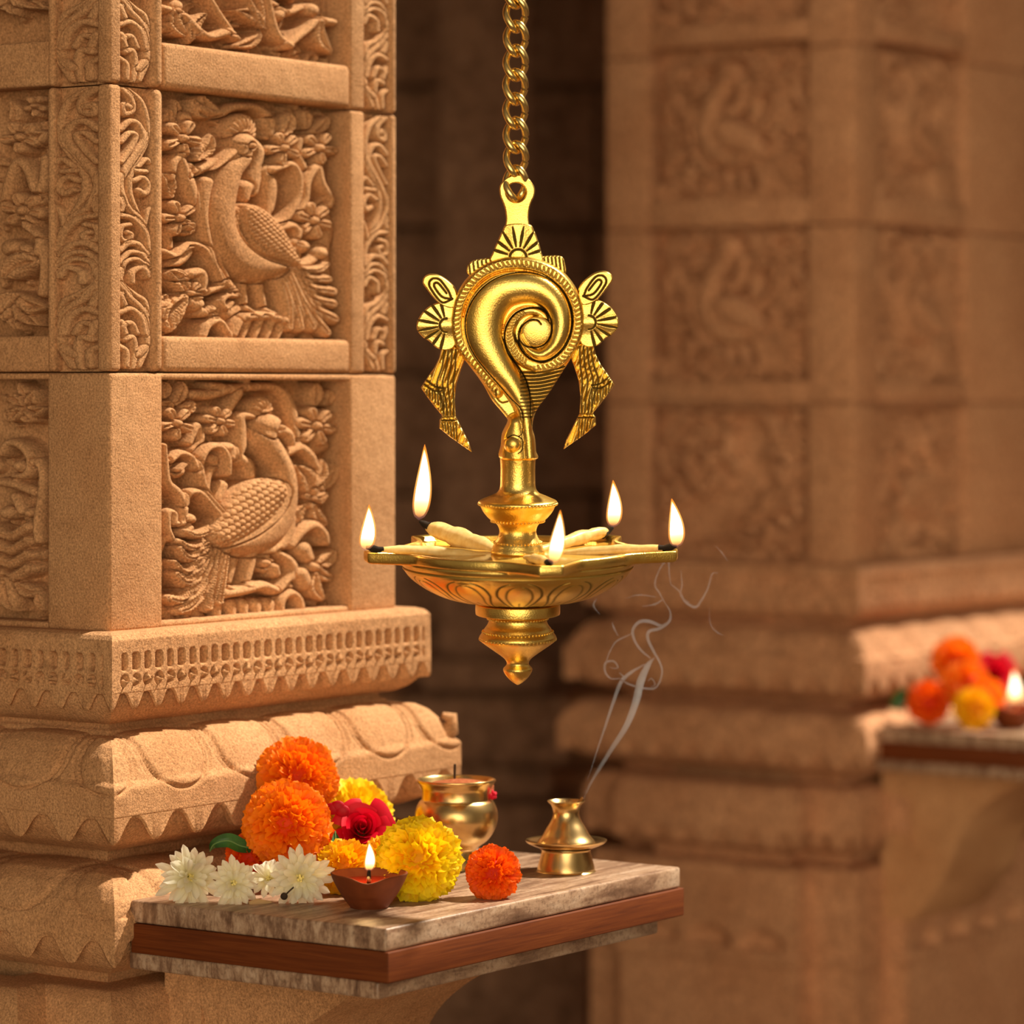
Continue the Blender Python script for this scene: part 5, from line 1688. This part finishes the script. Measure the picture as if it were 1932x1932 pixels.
Vd = np.stack([cx0 + Rr * SL * np.sin(th), -Rr * SL * np.cos(th), -(Yy - RY) * SL], -1).reshape(-1, 3)
dish = mesh('five_spout_dish', Vd, grid_faces(nth, nr, True), GOLD, lamp, True, {'patina': Pp.ravel()})
dish['label'] = 'shallow dish with five pointed spouts and engraved lotus petals'
mb = MB()
inn2 = np.minimum(inn - 4, 205 + (ST - 226) * .75)
mb.add([(cx0 + r * SL * math.sin(a), -r * SL * math.cos(a), -(1048.5 - RY) * SL) for r, a in zip(inn2[::3], th[::3])] + [(cx0, 0, -(1048.5 - RY) * SL)],
       [(k, (k + 1) % 240, 240) for k in range(240)])
tag(mb.build('oil', OIL, dish), 'pool of golden ghee')
fin = turned('base_finial', [(0, 1141), (60, 1141), (78, 1144), (80.5, 1148), (80.5, 1161), (78, 1165), (62, 1167), (56, 1170), (55, 1176), (58, 1184), (63, 1191), (66, 1197), (70, 1202), (73.5, 1208), (72, 1214), (64, 1221), (50, 1231), (36, 1241), (25, 1250), (21, 1258), (23, 1263), (27.5, 1268), (27, 1274), (21, 1284), (12, 1293), (3, 1299), (0, 1300)], 5, 72, 50)
beads('bead_ring', 57.5, 1172, 2.2, 56, fin); beads('bead_ring', 66.5, 1197.5, 2.6, 56, fin); beads('bead_ring', 72, 1211.5, 2.8, 58, fin)

# --- wicks and flames; (spout, lift of the tip, cotton thickness, flame base->tip offsets px, width)
FL = [(0, 3, 8, (3, 0), (17, -100), 32, .045), (1, 3, 8, (2, -2), (-8, -96), 34, .045), (2, 10, 15, (2, -6), (2, -100), 34, .045), (3, 22, 16, (-4, -8), (8, -158), 38, .08), (4, 4, 8, (-4, 2), (4, -86), 33, .045)]
rw = random.Random(6)
for (k, lift, wt, b0, b1, fw, en) in FL:
    deg, R = SP[k]
    a = math.radians(deg)
    dirv = np.array([math.sin(a), -math.cos(a)])
    pts, rad = [], []
    nn = 22
    for i in range(nn + 1):
        t = i / nn
        rr = 62 + (R - 4 - 62) * t
        y = 1050 - 6 * math.sin(PI * t) - (12 + lift) * t ** 1.5
        wob = math.sin(t * 9 + k) * 3 * (1 - t)
        pts.append((cx0 + (rr * dirv[0] - wob * dirv[1]) * SL, (rr * dirv[1] + wob * dirv[0]) * SL, -(y - RY) * SL))
        rad.append(SL * wt * (.55 + .55 * math.sin(PI * min(1, t * .95 + .05)) + .10 * math.sin(t * 23 + k) + rw.uniform(-.05, .05)) * (1 if t < .85 else 1 - (t - .85) * 2.4))
    mb = MB(); tube(mb, pts[:-2], rad[:-2], 12, flat=(1.15, .85))
    wk = mb.build('cotton_wick', COTTON, lamp, True, 80)
    wk['label'] = 'cream cotton wick soaked in ghee'
    mb = MB()
    p1, p2, p3 = [np.array(q) for q in pts[-4:-1]]
    tube(mb, [tuple(p1), tuple(p2), tuple(p3 + np.array([0, 0, .001])), tuple(p3 + (p3 - p2) * 1.2 + np.array([0, 0, .002]))], [max(rad[-4] * 1.08, 4.5 * SL), max(rad[-3] * 1.15, 6.0 * SL), 7 * SL, 3 * SL], 10)
    tag(mb.build('burnt_tip', CHAR, wk), 'black burnt tip')
    bx, by, bz = pts[-1]
    flame('flame', (bx + b0[0] * SL, by - 2 * SL, bz - b0[1] * SL), (bx + b1[0] * SL, by - 2 * SL, bz - b1[1] * SL), fw * SL, wk, light=en)

# ------------------------------------------------------------------ chain
chain = empty('hanging_chain', tuple(P(RX, RY, YL)))
tag(chain, 'golden brass chain of twisted oval links holding the hanging lamp', 'chain')
def link_mesh():
    mb = MB()
    pts = []
    n = 40
    b, a = 30.0, 18.5
    for i in range(n):
        t = 2 * PI * i / n
        z = b * math.sin(t)
        x = a * math.cos(t) * (1.0 if abs(math.sin(t)) < .5 else 1.0)
        # straighten the long sides a little
        x = a * math.copysign(abs(math.cos(t)) ** .95, math.cos(t))
        ph = math.radians(6 - 52 * z / b)
        pts.append((x * math.cos(ph) * SL, x * math.sin(ph) * SL, z * SL))
    tube(mb, pts, 6.9 * SL, 12, closed=True)
    return mb
lm = link_mesh().build('link', CHAINB, chain)
pitch = 45.5
top_z = 2.2 - chain.location.z
nl = int((top_z / SL + 10) / pitch)
lm.location = (-2 * SL, 0, 26 * SL)
for i in range(1, nl + 1):
    o = lm.copy()
    C.objects.link(o)
    o.parent = chain
    o.location = (-2 * SL + (.6 * math.sin(i * 1.3)) * SL, 0, (26 + pitch * i) * SL)
    o.rotation_euler = (0, 0, .12 * math.sin(i * 2.1))
